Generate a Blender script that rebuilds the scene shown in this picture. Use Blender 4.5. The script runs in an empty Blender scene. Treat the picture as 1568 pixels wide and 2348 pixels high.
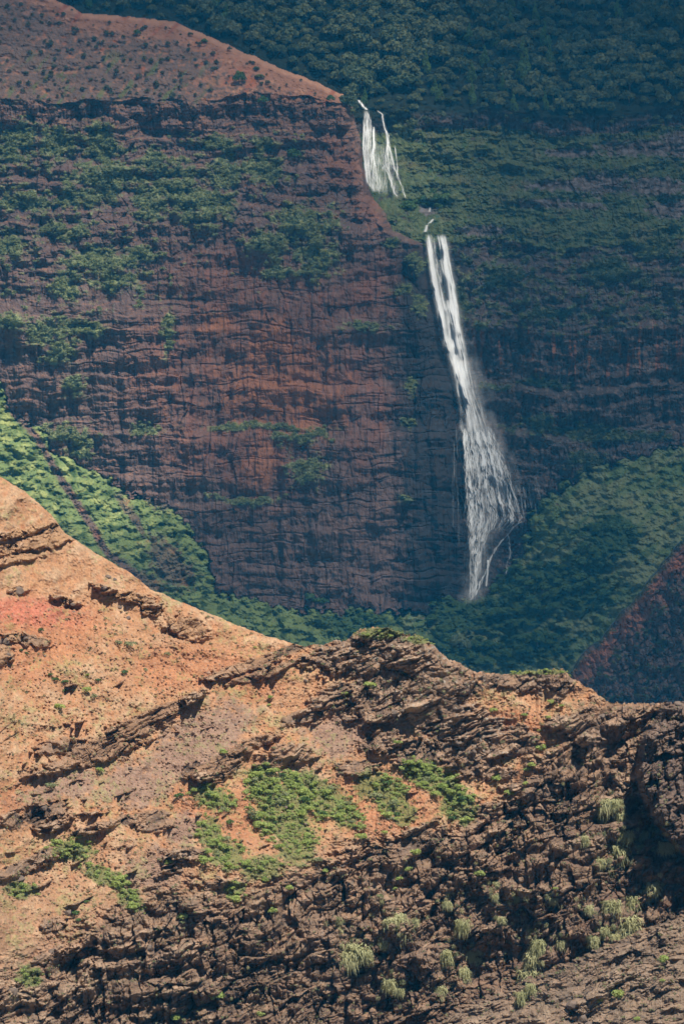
import bpy, math, random
import numpy as np

# ------------------------------------------------------------------ camera, sky, sun
SC = bpy.context.scene
COL = SC.collection
PITCH = math.radians(7.0)
VFOV = math.radians(9.2)
CAMZ = 600.0
FPX = 1174.0 / math.tan(VFOV / 2)          # focal length in survey pixels (a 1568 x 2348 sheet)

cam = bpy.data.cameras.new('camera')
cam.sensor_fit = 'VERTICAL'
cam.angle = VFOV
cam.clip_start = 1.0
cam.clip_end = 60000
cam_o = bpy.data.objects.new('camera', cam)
cam_o.location = (0, 0, CAMZ)
cam_o.rotation_euler = (math.radians(90) - PITCH, 0, 0)
COL.objects.link(cam_o)
SC.camera = cam_o

SUN = np.array([0.30, -0.34, 1.0]); SUN = SUN / np.linalg.norm(SUN)
elev = math.asin(SUN[2]); azim = math.atan2(SUN[0], SUN[1])
W = bpy.data.worlds.new("World"); SC.world = W; W.use_nodes = True
nt = W.node_tree; nt.nodes.clear()
sky = nt.nodes.new('ShaderNodeTexSky'); sky.sky_type = 'NISHITA'; sky.sun_disc = False
sky.sun_elevation = elev; sky.sun_rotation = azim; sky.altitude = 900
bg = nt.nodes.new('ShaderNodeBackground'); bg.inputs[1].default_value = 0.04
wo = nt.nodes.new('ShaderNodeOutputWorld')
nt.links.new(sky.outputs[0], bg.inputs[0]); nt.links.new(bg.outputs[0], wo.inputs[0])

sl = bpy.data.lights.new('sun', 'SUN'); sl.energy = 5.0; sl.angle = math.radians(0.5); sl.color = (1.0, 0.95, 0.87)
so = bpy.data.objects.new('sun', sl); COL.objects.link(so)
so.rotation_euler = (math.acos(SUN[2]), 0, math.atan2(SUN[0], -SUN[1]))
so.location = (0, 1500, 1500)

SC.view_settings.view_transform = 'Standard'
SC.view_settings.look = 'None'
SC.view_settings.exposure = 0.33
SC.view_settings.gamma = 1.0
SC.render.engine = 'CYCLES'
SC.cycles.use_denoising = True
SC.cycles.max_bounces = 5
SC.cycles.diffuse_bounces = 2
SC.cycles.transparent_max_bounces = 16
SC.cycles.volume_bounces = 0

f32 = np.float32
# ------------------------------------------------------------------ numeric helpers
def ray(px, py):
    dx = (px - 784.0) / FPX; u = -(py - 1174.0) / FPX
    cp, sp = math.cos(PITCH), math.sin(PITCH)
    dy = cp + u * sp
    return dx / dy, (-sp + u * cp) / dy
def P(px, py, Y):
    a, b = ray(px, py)
    return np.stack([a * Y, Y + 0 * a, CAMZ + b * Y], -1)

def h2(ix, iy, seed):
    h = (ix.astype(np.uint32) * np.uint32(374761393)) ^ (iy.astype(np.uint32) * np.uint32(668265263)) ^ np.uint32((seed * 2246822519 + 12345) & 0xffffffff)
    h = (h ^ (h >> np.uint32(13))) * np.uint32(1274126177)
    h = (h ^ (h >> np.uint32(15))) * np.uint32(2246822519)
    return h ^ (h >> np.uint32(16))
def u01(h): return (h & np.uint32(0xffffff)).astype(f32) / f32(16777216.0)
def gn(x, y, seed=0):
    x = x.astype(f32); y = y.astype(f32)
    xf = np.floor(x); yf = np.floor(y)
    ix = xf.astype(np.int64); iy = yf.astype(np.int64)
    fx = x - xf; fy = y - yf
    ux = fx * fx * fx * (fx * (fx * 6 - 15) + 10); uy = fy * fy * fy * (fy * (fy * 6 - 15) + 10)
    def g(ox, oy):
        a = u01(h2(ix + ox, iy + oy, seed)) * f32(6.2831853)
        return np.cos(a) * (fx - ox) + np.sin(a) * (fy - oy)
    n0 = g(0, 0) * (1 - ux) + g(1, 0) * ux
    n1 = g(0, 1) * (1 - ux) + g(1, 1) * ux
    return (n0 * (1 - uy) + n1 * uy) * f32(1.5)
def fbm(x, y, o=4, seed=0, gain=.5, lac=2.03):
    t = 0; a = 1.0; s = 0
    for i in range(o):
        t = t + a * gn(x, y, seed + i * 17); s += a; a *= gain; x = x * lac + 3.1; y = y * lac + 7.7
    return t / s
def ridged(x, y, o=4, seed=0, gain=.5):
    t = 0; a = 1.0; s = 0
    for i in range(o):
        t = t + a * (1 - 2 * np.abs(gn(x, y, seed + i * 31))); s += a; a *= gain; x = x * 2.07 + 1.3; y = y * 2.07 + 4.1
    return t / s
def cells(x, y, seed=0, jit=.9):
    """nearest and second nearest jittered cell: F1, F2, offset to centre, three random numbers of the cell"""
    x = x.astype(f32); y = y.astype(f32)
    ix = np.floor(x).astype(np.int64); iy = np.floor(y).astype(np.int64)
    b1 = np.full(x.shape, 9., f32); b2 = b1.copy(); bx = b1 * 0; by = b1 * 0
    bi = np.zeros(x.shape, np.uint32)
    for ox in (-1, 0, 1):
        for oy in (-1, 0, 1):
            h = h2(ix + ox, iy + oy, seed)
            cx = ix + ox + .5 + (u01(h) - .5) * jit; cy = iy + oy + .5 + (u01(h2(ix + ox, iy + oy, seed + 77)) - .5) * jit
            dx = (x - cx).astype(f32); dy = (y - cy).astype(f32); d = dx * dx + dy * dy
            m = d < b1
            b2 = np.where(m, b1, np.minimum(b2, d)); b1 = np.where(m, d, b1)
            bx = np.where(m, dx, bx); by = np.where(m, dy, by); bi = np.where(m, h, bi)
    z = np.zeros_like(bi)
    r = [u01(h2(bi, z, seed + 5 + k)) for k in range(3)]
    return np.sqrt(b1), np.sqrt(b2), bx, by, r
def blocks(x, y, seed, tilt=.7, round_=.35):
    F1, F2, dx, dy, r = cells(x, y, seed)
    h = (r[0] - .5) + tilt * ((r[1] - .5) * dx + (r[2] - .5) * dy) * 2
    crack = np.clip((F2 - F1) / .18, 0, 1)
    return h - round_ * (1 - crack), crack, r[0]
def ss(a, b, x):
    t = np.clip((x - a) / (b - a), 0, 1); return t * t * (3 - 2 * t)
def lerp(a, b, t): return a + (b - a) * t
def interp(x, pts):
    p = np.array(pts, float); return np.interp(x, p[:, 0], p[:, 1])
def blur(a, sx, sy=None):
    """gaussian blur through the Fourier transform, edges padded by reflection"""
    sy = sx if sy is None else sy
    pyy, pxx = int(3 * sy) + 2, int(3 * sx) + 2
    b = np.pad(a, ((pyy, pyy), (pxx, pxx)), mode='reflect' if min(a.shape) > max(pyy, pxx) else 'edge')
    F = np.fft.rfft2(b); ky = np.fft.fftfreq(b.shape[0])[:, None]; kx = np.fft.rfftfreq(b.shape[1])[None, :]
    F *= np.exp(-2 * np.pi ** 2 * ((kx * sx) ** 2 + (ky * sy) ** 2))
    return np.fft.irfft2(F, s=b.shape)[pyy:pyy + a.shape[0], pxx:pxx + a.shape[1]].astype(f32)
def poly_sd(px, py, pts):
    """signed distance, positive inside"""
    pts = np.array(pts, f32); n = len(pts)
    d = np.full(px.shape, 1e9, f32); ins = np.zeros(px.shape, bool)
    for i in range(n):
        x1, y1 = pts[i]; x2, y2 = pts[(i + 1) % n]
        ex, ey = x2 - x1, y2 - y1
        t = np.clip(((px - x1) * ex + (py - y1) * ey) / (ex * ex + ey * ey + 1e-9), 0, 1)
        d = np.minimum(d, (px - x1 - t * ex) ** 2 + (py - y1 - t * ey) ** 2)
        c = ((y1 > py) != (y2 > py)) & (px < (x2 - x1) * (py - y1) / (y2 - y1 + 1e-12) + x1)
        ins ^= c
    d = np.sqrt(d); return np.where(ins, d, -d)
def line_d(px, py, pts):
    pts = np.array(pts, f32); d = np.full(px.shape, 1e9, f32)
    for i in range(len(pts) - 1):
        x1, y1 = pts[i]; x2, y2 = pts[i + 1]; ex, ey = x2 - x1, y2 - y1
        t = np.clip(((px - x1) * ex + (py - y1) * ey) / (ex * ex + ey * ey + 1e-9), 0, 1)
        d = np.minimum(d, (px - x1 - t * ex) ** 2 + (py - y1 - t * ey) ** 2)
    return np.sqrt(d)
def blob(px, py, cx, cy, rx, ry, ang=0):
    a = math.radians(ang); c, s = math.cos(a), math.sin(a)
    X = (px - cx) * c + (py - cy) * s; Y = -(px - cx) * s + (py - cy) * c
    return 1 - np.sqrt((X / rx) ** 2 + (Y / ry) ** 2)
def blobs(px, py, lst):
    m = np.full(px.shape, -9., f32)
    for b in lst: m = np.maximum(m, blob(px, py, *b))
    return m
def mixc(c, col, m):
    m = np.clip(m, 0, 1)[..., None]; return c * (1 - m) + np.array(col, f32) * m

# ------------------------------------------------------------------ scene helpers
def mesh_np(name, verts, faces, col=None, smooth=False, colname='albedo', fmat=None):
    me = bpy.data.meshes.new(name)
    verts = np.ascontiguousarray(verts, f32).reshape(-1, 3); faces = np.ascontiguousarray(faces, np.int32)
    k = faces.shape[1]
    me.vertices.add(len(verts)); me.vertices.foreach_set('co', verts.ravel())
    me.loops.add(faces.size); me.loops.foreach_set('vertex_index', faces.ravel())
    me.polygons.add(len(faces))
    me.polygons.foreach_set('loop_start', np.arange(0, faces.size, k, dtype=np.int32))
    me.polygons.foreach_set('loop_total', np.full(len(faces), k, np.int32))
    me.polygons.foreach_set('use_smooth', np.full(len(faces), smooth, bool))
    if fmat is not None: me.polygons.foreach_set('material_index', fmat.astype(np.int32))
    if col is not None:
        a = me.color_attributes.new(colname, 'FLOAT_COLOR', 'POINT')
        c = np.ones((len(verts), 4), f32); c[:, :col.shape[-1]] = col.reshape(len(verts), -1)
        a.data.foreach_set('color', c.ravel())
    me.update(); return me
def link(name, me, mat=None, parent=None, **props):
    o = bpy.data.objects.new(name, me); COL.objects.link(o)
    if mat is not None and me is not None and not me.materials: me.materials.append(mat)
    if parent: o.parent = parent
    for k, v in props.items(): o[k] = v
    return o
def grid_faces(ny, nx):
    i = np.arange((ny - 1) * (nx - 1)); r = i // (nx - 1); c = i % (nx - 1); a = r * nx + c
    return np.stack([a, a + nx, a + nx + 1, a + 1], -1)      # normals towards the camera
def compact(verts, faces, col):
    u, inv = np.unique(faces, return_inverse=True)
    return verts[u], inv.reshape(faces.shape), col[u]

def new_mat(name):
    m = bpy.data.materials.new(name); m.use_nodes = True
    nt = m.node_tree; b = nt.nodes['Principled BSDF']
    b.inputs['Roughness'].default_value = .95
    b.inputs['Specular IOR Level'].default_value = .15
    return m, nt, b
def ground_mat(name, s1, s2, lo=.72, hi=1.28, bump=.6, dist=.3):
    """rock/soil cover: mapped mineral colour times two sizes of grain, with bump"""
    m, nt, b = new_mat(name); N = nt.nodes; L = nt.links
    at = N.new('ShaderNodeAttribute'); at.attribute_name = 'albedo'
    tc = N.new('ShaderNodeTexCoord')
    n1 = N.new('ShaderNodeTexNoise'); n1.inputs['Scale'].default_value = s1; n1.inputs['Detail'].default_value = 6; n1.inputs['Roughness'].default_value = .7
    n2 = N.new('ShaderNodeTexNoise'); n2.inputs['Scale'].default_value = s2; n2.inputs['Detail'].default_value = 3
    L.new(tc.outputs['Object'], n1.inputs['Vector']); L.new(tc.outputs['Object'], n2.inputs['Vector'])
    mr = N.new('ShaderNodeMapRange'); mr.inputs['From Min'].default_value = .3; mr.inputs['From Max'].default_value = .7
    mr.inputs['To Min'].default_value = lo; mr.inputs['To Max'].default_value = hi
    L.new(n1.outputs['Fac'], mr.inputs['Value'])
    mr2 = N.new('ShaderNodeMapRange'); mr2.inputs['From Min'].default_value = .3; mr2.inputs['From Max'].default_value = .7
    mr2.inputs['To Min'].default_value = .88; mr2.inputs['To Max'].default_value = 1.12
    L.new(n2.outputs['Fac'], mr2.inputs['Value'])
    mu = N.new('ShaderNodeMath'); mu.operation = 'MULTIPLY'; L.new(mr.outputs[0], mu.inputs[0]); L.new(mr2.outputs[0], mu.inputs[1])
    vm = N.new('ShaderNodeVectorMath'); vm.operation = 'SCALE'; L.new(at.outputs['Color'], vm.inputs[0]); L.new(mu.outputs[0], vm.inputs['Scale'])
    L.new(vm.outputs[0], b.inputs['Base Color'])
    bp = N.new('ShaderNodeBump'); bp.inputs['Strength'].default_value = bump; bp.inputs['Distance'].default_value = dist
    L.new(n1.outputs['Fac'], bp.inputs['Height']); L.new(bp.outputs[0], b.inputs['Normal'])
    return m
def leaf_mat(name, c1, c2, trans=.25, objvar=.5):
    m, nt, b = new_mat(name); N = nt.nodes; L = nt.links
    oi = N.new('ShaderNodeObjectInfo'); ge = N.new('ShaderNodeNewGeometry')
    tc = N.new('ShaderNodeTexCoord')
    n1 = N.new('ShaderNodeTexNoise'); n1.inputs['Scale'].default_value = 1.4; n1.inputs['Detail'].default_value = 2
    L.new(tc.outputs['Object'], n1.inputs['Vector'])
    a = N.new('ShaderNodeMath'); a.operation = 'MULTIPLY_ADD'; a.inputs[1].default_value = objvar
    L.new(oi.outputs['Random'], a.inputs[0])
    s = N.new('ShaderNodeMath'); s.operation = 'MULTIPLY'; s.inputs[1].default_value = 1 - objvar
    ad = N.new('ShaderNodeMath'); ad.operation = 'ADD'
    L.new(n1.outputs['Fac'], ad.inputs[0]); L.new(ge.outputs['Random Per Island'], ad.inputs[1])
    h = N.new('ShaderNodeMath'); h.operation = 'MULTIPLY'; h.inputs[1].default_value = .5 * (1 - objvar)
    L.new(ad.outputs[0], h.inputs[0]); L.new(h.outputs[0], a.inputs[2])
    mx = N.new('ShaderNodeMix'); mx.data_type = 'RGBA'
    mx.inputs['A'].default_value = (*c1, 1); mx.inputs['B'].default_value = (*c2, 1)
    L.new(a.outputs[0], mx.inputs['Factor'])
    L.new(mx.outputs['Result'], b.inputs['Base Color'])
    b.inputs['Roughness'].default_value = .7
    if trans > 0:
        tr = N.new('ShaderNodeBsdfTranslucent'); L.new(mx.outputs['Result'], tr.inputs['Color'])
        ms = N.new('ShaderNodeMixShader'); ms.inputs[0].default_value = trans
        L.new(b.outputs[0], ms.inputs[1]); L.new(tr.outputs[0], ms.inputs[2])
        L.new(ms.outputs[0], N['Material Output'].inputs['Surface'])
    return m
def plain_mat(name, c, var=.3, scale=3.):
    m, nt, b = new_mat(name); N = nt.nodes; L = nt.links
    tc = N.new('ShaderNodeTexCoord'); n1 = N.new('ShaderNodeTexNoise'); n1.inputs['Scale'].default_value = scale; n1.inputs['Detail'].default_value = 5
    L.new(tc.outputs['Object'], n1.inputs['Vector'])
    mx = N.new('ShaderNodeMix'); mx.data_type = 'RGBA'
    mx.inputs['A'].default_value = (*[v * (1 - var) for v in c], 1); mx.inputs['B'].default_value = (*[v * (1 + var) for v in c], 1)
    L.new(n1.outputs['Fac'], mx.inputs['Factor']); L.new(mx.outputs['Result'], b.inputs['Base Color'])
    return m

M_FAR = ground_mat('far_rock', .9, .12, .82, 1.18, .5, .6)
M_NEAR = ground_mat('near_rock', 3.2, .5, .68, 1.32, .8, .18)

# ================================================================== FAR SIDE OF THE CANYON
SX = 2.0
fx = np.arange(-170, 1740, SX, dtype=f32); fy = np.arange(-120, 1720, SX, dtype=f32)
X, Yp = np.meshgrid(fx, fy); NY, NX = X.shape
MPX = 0.178
wx = fbm(X / 90, Yp / 90, 3, 1) * 22; wy = fbm(X / 90, Yp / 90, 3, 9) * 16
Xw = X + wx; Yw = Yp + wy
hb = fbm(X / 240, X * 0 + 3, 3, 21) * 30            # slow wander of the level bands along the wall
def slope_of(deg): return MPX / (math.tan(math.radians(deg)) + .12)
# ---- the back wall: forest slope, cliff, green slope, broken bands, cliffs
yy = Yp + hb + fbm(X / 60, Yp / 60, 3, 4) * 10
rt = ss(880, 960, X)
S_r = np.full(X.shape, slope_of(30), f32)
for y0, a in ((262, 80), (312, 42), (535, 60), (575, 46), (640, 62), (700, 50), (752, 86), (872, 38), (898, 84), (975, 40), (1010, 76)):
    S_r = lerp(S_r, slope_of(a), ss(y0 - 10, y0 + 10, yy))
S_l = np.full(X.shape, slope_of(36), f32)
for y0, a in ((238, 84), (300, 50), (330, 72), (356, 44), (420, 62), (450, 42), (520, 64), (560, 50), (600, 74), (690, 60), (735, 86), (968, 70), (1000, 85), (1080, 80), (1200, 84)):
    S_l = lerp(S_l, slope_of(a), ss(y0 - 8, y0 + 8, yy))
ctr = ss(330, 520, Xw) * ss(500, 600, Yw)                       # the smooth sheer middle of the left wall
S_l = lerp(S_l, slope_of(84), ctr * .9)
Yr = 2700 - np.cumsum(S_r, 0) * SX
Ylw = 2700 - np.cumsum(S_l, 0) * SX
Ylw = Ylw - Ylw[int(180 / SX)][None, :].mean() + Yr[int(180 / SX)].mean()
# headland on the left stands out of the back wall; its edge runs down beside the falls
edge = interp(Yp, [(-120, 560), (150, 700), (215, 782), (240, 806), (330, 826), (400, 838), (440, 850), (480, 876), (530, 905), (560, 968), (700, 1000), (860, 1030), (980, 1050), (1200, 1062), (1700, 1075)]) + fbm(X / 30, Yp / 30, 3, 33) * 9
# lower down the wall swings back in two steps
prot = 14 * ss(-5, 30, edge - X) - 4
prot = prot + 12 * ss(0, 400, edge - X) 
lowc = ss(620, 780, Yp)
corner = 880 + fbm(X / 40, Yp / 60, 3, 35) * 10
prot = prot + lowc * (14 * ss(-6, 26, corner - X) - 14 * ss(-6, 60, edge - X) * .8)
Yleft = Ylw - prot - 30
Yleft = np.where(X < edge, np.minimum(Yleft, Yr - 2 - 9 * ss(0, 60, edge - X)), Yr + 8)
# recesses cut by the water
Yr = Yr + 5 * ss(1, .0, np.abs(X - 872) / 60.) * ss(235, 275, Yp) * ss(500, 440, Yp)
Yr = Yr + 4 * ss(1, .0, np.abs(X - interp(Yp, [(540, 1005), (985, 1085), (1400, 1100)])) / 110.) * ss(540, 620, Yp)
ridge_top = interp(fx, [(-170, -110), (60, -40), (130, 0), (190, 30), (300, 38), (400, 50), (480, 84), (560, 120), (640, 155), (720, 186), (780, 214), (850, 232), (1740, 300)])
rt_j = ridge_top + fbm(fx / 30, fx * 0, 3, 5) * 5
has_left = Yp > rt_j[None, :]
Yleft = np.where(has_left, Yleft + 10 * ss(14, 0, Yp - rt_j[None, :]), 9e3)
LAB = np.where(Yleft < Yr, 1, 0)
Y = np.minimum(Yr, Yleft)
# ---- scree and brush slopes at the foot
TALUS = [(-400, 560), (-170, 740), (0, 880), (45, 955), (100, 985), (130, 1040), (205, 1068), (300, 1130), (400, 1168), (470, 1250), (486, 1310), (505, 1355), (560, 1372), (700, 1402), (900, 1400),
         (980, 1402), (1010, 1372), (1050, 1380), (1095, 1372), (1160, 1312), (1196, 1262), (1212, 1190), (1240, 1150), (1300, 1100), (1400, 1062), (1568, 1012), (1800, 950), (1800, 2000), (-400, 2000)]
tw = fbm(X / 50, Yp / 50, 4, 61) * 16
n_bt = fbm(X / 22, Yp / 18, 4, 63)
td = poly_sd(X + fbm(X / 40, Yp / 40, 3, 62) * 14, Yp + tw, TALUS) + n_bt * 26
tal = td * .19
creek = line_d(X, Yp, [(930, 1395), (920, 1450), (900, 1560), (880, 1720)])
tal = tal + ridged(X / 130 + Yp / 260, Yp / 300, 3, 64) * 2.6 * ss(10, 90, td) - 4 * np.exp(-(creek / 60) ** 2)
Ytal = Y - tal + 3 * ss(8, 0, td)
LAB = np.where(td > 0, np.where(X < interp(Yp, [(1380, 930), (1720, 890)]), 2, 3), LAB)
Y = np.where(td > 0, Ytal, Y)
# ---- red spur entering from the right, much nearer
spur = interp(fx, [(1240, 1760), (1290, 1580), (1318, 1520), (1400, 1436), (1440, 1392), (1480, 1340), (1520, 1285), (1568, 1238), (1610, 1205), (1740, 1190)]) + fbm(fx / 45, fx * 0, 4, 6) * 22
sd = Yp - spur[None, :]
spm = (sd > 0) & (X > 1240)
gull = ridged((X - Yp * .35) / 70, (Yp + X) / 260, 4, 71)
Ysp = 2180 - sd * .12 - (X - 1400) * .05 + gull * 5
Y = np.where(spm, Ysp, Y); LAB = np.where(spm, 4, LAB)

# ---- fields that say what each place is made of
isr = (LAB == 0); isl = (LAB == 1); ist = (LAB == 2) | (LAB == 3); iss = (LAB == 4)
cliff = np.where(isr, np.clip((slope_of(30) - S_r) / slope_of(30) * 1.25, 0, 1), np.where(isl, np.clip((slope_of(40) - S_l) / slope_of(40) * 1.3, 0, 1), 0))
n_a = fbm(X / 34, Yp / 22, 4, 101); n_b = fbm(X / 12, Yp / 9, 4, 102); n_c = fbm(X / 130, Yp / 70, 4, 103)
colm = fbm(X / 7, Yp / 60, 3, 104); colm2 = fbm(X / 18, Yp / 150, 3, 105)
VEGL = [(40, 330, 60, 60), (130, 330, 60, 50), (225, 300, 40, 30), (235, 345, 60, 55), (240, 410, 95, 55), (190, 450, 70, 30), (350, 370, 45, 40), (400, 430, 80, 70), (470, 470, 70, 60), (500, 330, 60, 25), (520, 400, 50, 45), (600, 390, 60, 40), (340, 460, 40, 60),
        (150, 530, 80, 28), (60, 460, 80, 35), (20, 560, 50, 40), (230, 600, 110, 38), (310, 590, 50, 30), (160, 660, 50, 50), (270, 640, 80, 30), (30, 740, 60, 30), (110, 760, 60, 40), (190, 750, 70, 24), (140, 800, 50, 50), (170, 880, 34, 30), (385, 760, 18, 60), (150, 990, 60, 30), (190, 1020, 40, 40),
        (610, 330, 30, 20), (700, 520, 80, 60), (720, 590, 60, 60), (620, 560, 70, 40), (640, 620, 60, 30), (560, 1145, 90, 12), (830, 745, 60, 16), (940, 880, 18, 28), (930, 970, 30, 16), (600, 980, 160, 10), (330, 985, 50, 16), (700, 1000, 70, 24), (700, 1080, 60, 40), (955, 600, 26, 34), (925, 660, 24, 18), (960, 700, 20, 30), (900, 560, 30, 16), (930, 1140, 30, 12)]
VEGR = [(1250, 880, 60, 16), (1140, 885, 40, 12), (1240, 975, 80, 22), (1330, 985, 120, 16), (1100, 745, 30, 14), (1150, 640, 90, 40), (1250, 720, 110, 18), (1400, 620, 90, 40), (960, 470, 60, 30), (1420, 1000, 120, 18), (1350, 1060, 60, 40), (870, 215, 60, 22), (930, 300, 40, 50), (1500, 560, 80, 40), (900, 475, 45, 26, 45), (1060, 690, 22, 40)]
vb = np.maximum(blobs(Xw, Yw, VEGL), blobs(Xw, Yw, VEGR))
veg = ss(-.2, .55, vb + n_a * 1.0 + n_b * .7 - cliff * .15)
gs = isr & (yy > 300) & (yy < 560)                                  # green slope right of the upper falls
veg = np.maximum(veg, np.where(gs, ss(-.42, .1, n_a * .9 + n_b * .7 + .35 - .2 * ss(980, 900, X)), 0))
veg = np.maximum(veg, np.where(isr & (yy >= 540) & (yy < 760), ss(-.1, .5, n_a * 1.1 + n_b * .9 - .02), 0))
veg = np.maximum(veg, np.where(isl & (yy > 300) & (yy < 720) & (X < 700), ss(.25, .7, n_a + n_b * .9 + .04 - .25 * ctr), 0))
rockout = blobs(X + wx * .6, Yp + wy * .5, [(1370, 420, 70, 26), (1300, 425, 90, 12), (1500, 430, 80, 20), (1240, 465, 60, 10), (1330, 470, 70, 8), (1540, 480, 60, 20), (1480, 340, 120, 18), (1560, 330, 60, 30), (1310, 350, 60, 9), (1110, 530, 60, 12), (980, 480, 20, 12)])
ro = ss(-.25, .25, rockout + n_b * .9) * (isr & (yy > 300))
veg = veg * (1 - ro)
forest = isr & (yy < 268 + 0 * X)
fo = np.where(isr, ss(285, 255, yy), 0)
# talus cover: brush everywhere, with rocky gullies
gulch = line_d(X + wx * .25, Yp, [(20, 930), (90, 1010), (150, 1110), (200, 1190), (250, 1270), (320, 1330)])
tveg = ss(-.5, 0, n_a + n_b * .7 + .45) * ss(4, 12, gulch + n_b * 6)
tveg = tveg * (1 - .8 * ss(-.3, .3, blobs(Xw, Yw, [(380, 1150, 40, 18), (300, 1180, 10, 60, -30), (390, 1290, 40, 70, -40), (330, 1330, 60, 20, 30)]) + n_b))
veg = np.where(ist, tveg, veg)
bush = blobs(X + wx * .5, Yp + wy * .5, [(1400, 1230, 70, 50), (1260, 1330, 120, 40), (1330, 1370, 90, 40), (1170, 1400, 130, 50), (1050, 1410, 60, 40), (1220, 1480, 90, 40), (1040, 1480, 70, 40), (1350, 1290, 50, 34), (1130, 1500, 100, 30), (820, 1430, 90, 36), (1180, 1340, 60, 40)])
bushm = ss(-.15, .3, bush + n_a * .6)
veg = np.where(iss, ss(.12, .5, n_a + n_b - .05), veg)

# ---- relief in metres towards the viewer
r = np.zeros(X.shape, f32)
st = (Yp + hb * .6 + fbm(X / 80, Yp / 80, 3, 41) * 12)
def saw(s, per, seed, X_, up=.35):
    k = s / per + fbm(X_ / (per * 6), s * 0 + seed, 2, seed) * .5
    fl = np.floor(k); f = k - fl
    amp = .4 + .9 * u01(h2(fl.astype(np.int64), (fl * 0).astype(np.int64), seed))
    amp = amp * np.clip(.55 + fbm(X_ / (per * 2.2), fl * 3.7, 3, seed + 3) * 1.6, 0, 1.6)
    return np.where(f < up, f / up, 1 - (f - up) / (1 - up)) * amp
rk = np.where(isl | isr, 1 - fo, 0)
broken = rk * np.where(isl, 1 - .9 * ctr, .8)
r += broken * (saw(st, 34, 1, X) * 2.6 + saw(st, 15, 2, X) * 1.0 + saw(st, 7, 3, X) * .28)
r += rk * ctr * isl * (saw(st, 60, 5, X) * .15)
broken = broken * (1 - .35 * ctr) * np.where(isl, 1 - .68 * ss(560, 700, Yp), .8)
b1, c1, _ = blocks(X / 26, Yp / 34, 201); b2, c2, _ = blocks(X / 11, Yp / 15, 202); b3, c3, _ = blocks(X / 5.5, Yp / 8, 203)
r += broken * (b1 * 2.2 + b2 * .95 + b3 * .35)
v1, k1, _ = blocks((X + fbm(X / 30, Yp / 60, 2, 44) * 8) / 13, Yp / 80, 211, .8); v2, k2, _ = blocks((X + fbm(X / 14, Yp / 30, 2, 45) * 4) / 5.5, Yp / 30, 212, .8)
colz = np.clip(cliff * 1.2 - .3, 0, 1) * rk
r += colz * (v1 * 1.8 + v2 * .5)
thin = ss(.1, .5, fbm(X / 160, st / 9, 3, 53)); r -= thin * rk * .55      # thin shadowed partings between the flows
r += rk * (n_c * 7 + n_a * 1.8 + fbm(X / 70, Yp / 180, 3, 47) * 4)
cut = .7 * ss(.12, .5, ridged(Xw / 120, Yp / 420, 3, 46)) * rk
r -= cut * 2.6 * (1 - .4 * ctr)
r += veg * rk * (.8 + np.maximum(fbm(X / 8, Yp / 7, 3, 107), -.2) * 1.6)
# talus and bush lumps
l1 = np.sqrt(np.clip(1 - cells(X / 15, Yp / 11, 301)[0] ** 2 * 1.6, 0, 1)); l2 = np.sqrt(np.clip(1 - cells(X / 7, Yp / 5.5, 302)[0] ** 2 * 1.5, 0, 1))
tt = ist.astype(f32)
r += tt * (l2 * .12 * (.4 + .6 * veg) + bushm * (l1 * 2.2 + 1.2) + n_a * 1.3 + n_b * .5 + (1 - veg) * (b3 * .9 + b2 * .9))
sp = iss.astype(f32)
r += sp * (b1 * 2.6 * ss(20, 70, sd) + b2 * 1.8 * ss(8, 40, sd) + b3 * .8 + n_a * 1.6 + l2 * veg * .8)
r += fo * (l1 * 1.5 + n_a * 2)
soilL = isl & (yy < 228)
r = np.where(soilL, saw(st, 26, 8, X) * 1.6 * ss(500, 300, X) + saw(st, 12, 9, X) * .7 + n_a * 1.8 + n_b * .5 + ridged((X + Yp) / 60, (Yp - X) / 200, 3, 48) * 1.2 + b3 * .5 * ss(.0, .5, n_a + .1) + l2 * .5 * ss(.1, .5, n_b), r)
fl_ = np.minimum(np.abs(X - interp(Yp, [(230, 860), (460, 885), (540, 1004), (640, 1018), (788, 1042), (883, 1068), (985, 1095), (1138, 1120), (1378, 1085)])) / 60., 2)
calm = ss(1.3, .6, fl_) * ss(215, 240, Yp) * ss(1400, 1370, Yp) * rk
r = r * (1 - .6 * calm) * (1 - .42 * isl * ss(540, 680, Yp))
r += isl * ss(560, 700, Yp) * rk * (ridged((X + n_a * 12) / 60, Yp / 500, 3, 54) * 1.5 + thin * -.5)
Y = Y - r
Y_FAR = Y
VF = P(X, Yp, Y).reshape(-1, 3)

# ---- colours of rock, soil and plants
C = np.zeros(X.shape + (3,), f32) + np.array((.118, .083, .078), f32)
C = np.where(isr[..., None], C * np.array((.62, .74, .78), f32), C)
C = mixc(C, (.07, .05, .05), ss(-.1, .6, colm + n_b * .4) * .8)
C = mixc(C, (.21, .165, .15), ss(.05, .5, n_b + b3 * .5) * .7)                   # weathered grey faces
sm0 = ss(240, 230, yy)
redz = ss(-.6, .5, blobs(Xw, Yw, [(650, 850, 170, 170), (700, 870, 120, 110), (500, 740, 110, 60), (600, 1020, 90, 120), (480, 1000, 110, 90), (560, 640, 180, 70), (880, 660, 90, 60), (700, 700, 160, 60), (830, 900, 60, 160), (430, 850, 120, 130)]) + n_a * .5)
C = mixc(C, (.155, .098, .085), isl * (1 - sm0) * ss(-.3, .4, n_c + .2) * .5)
C = mixc(C, (.21, .095, .065), redz * isl * (.3 + .5 * ss(-.4, .4, colm2 + colm * .6 + b2 * .6)))
hot = ss(-.5, .6, blobs(Xw, Yw, [(690, 920, 90, 90), (620, 800, 60, 60), (640, 880, 130, 90), (600, 1060, 40, 60), (500, 740, 40, 30)]) + colm * .5 + b2 * .5)
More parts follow.
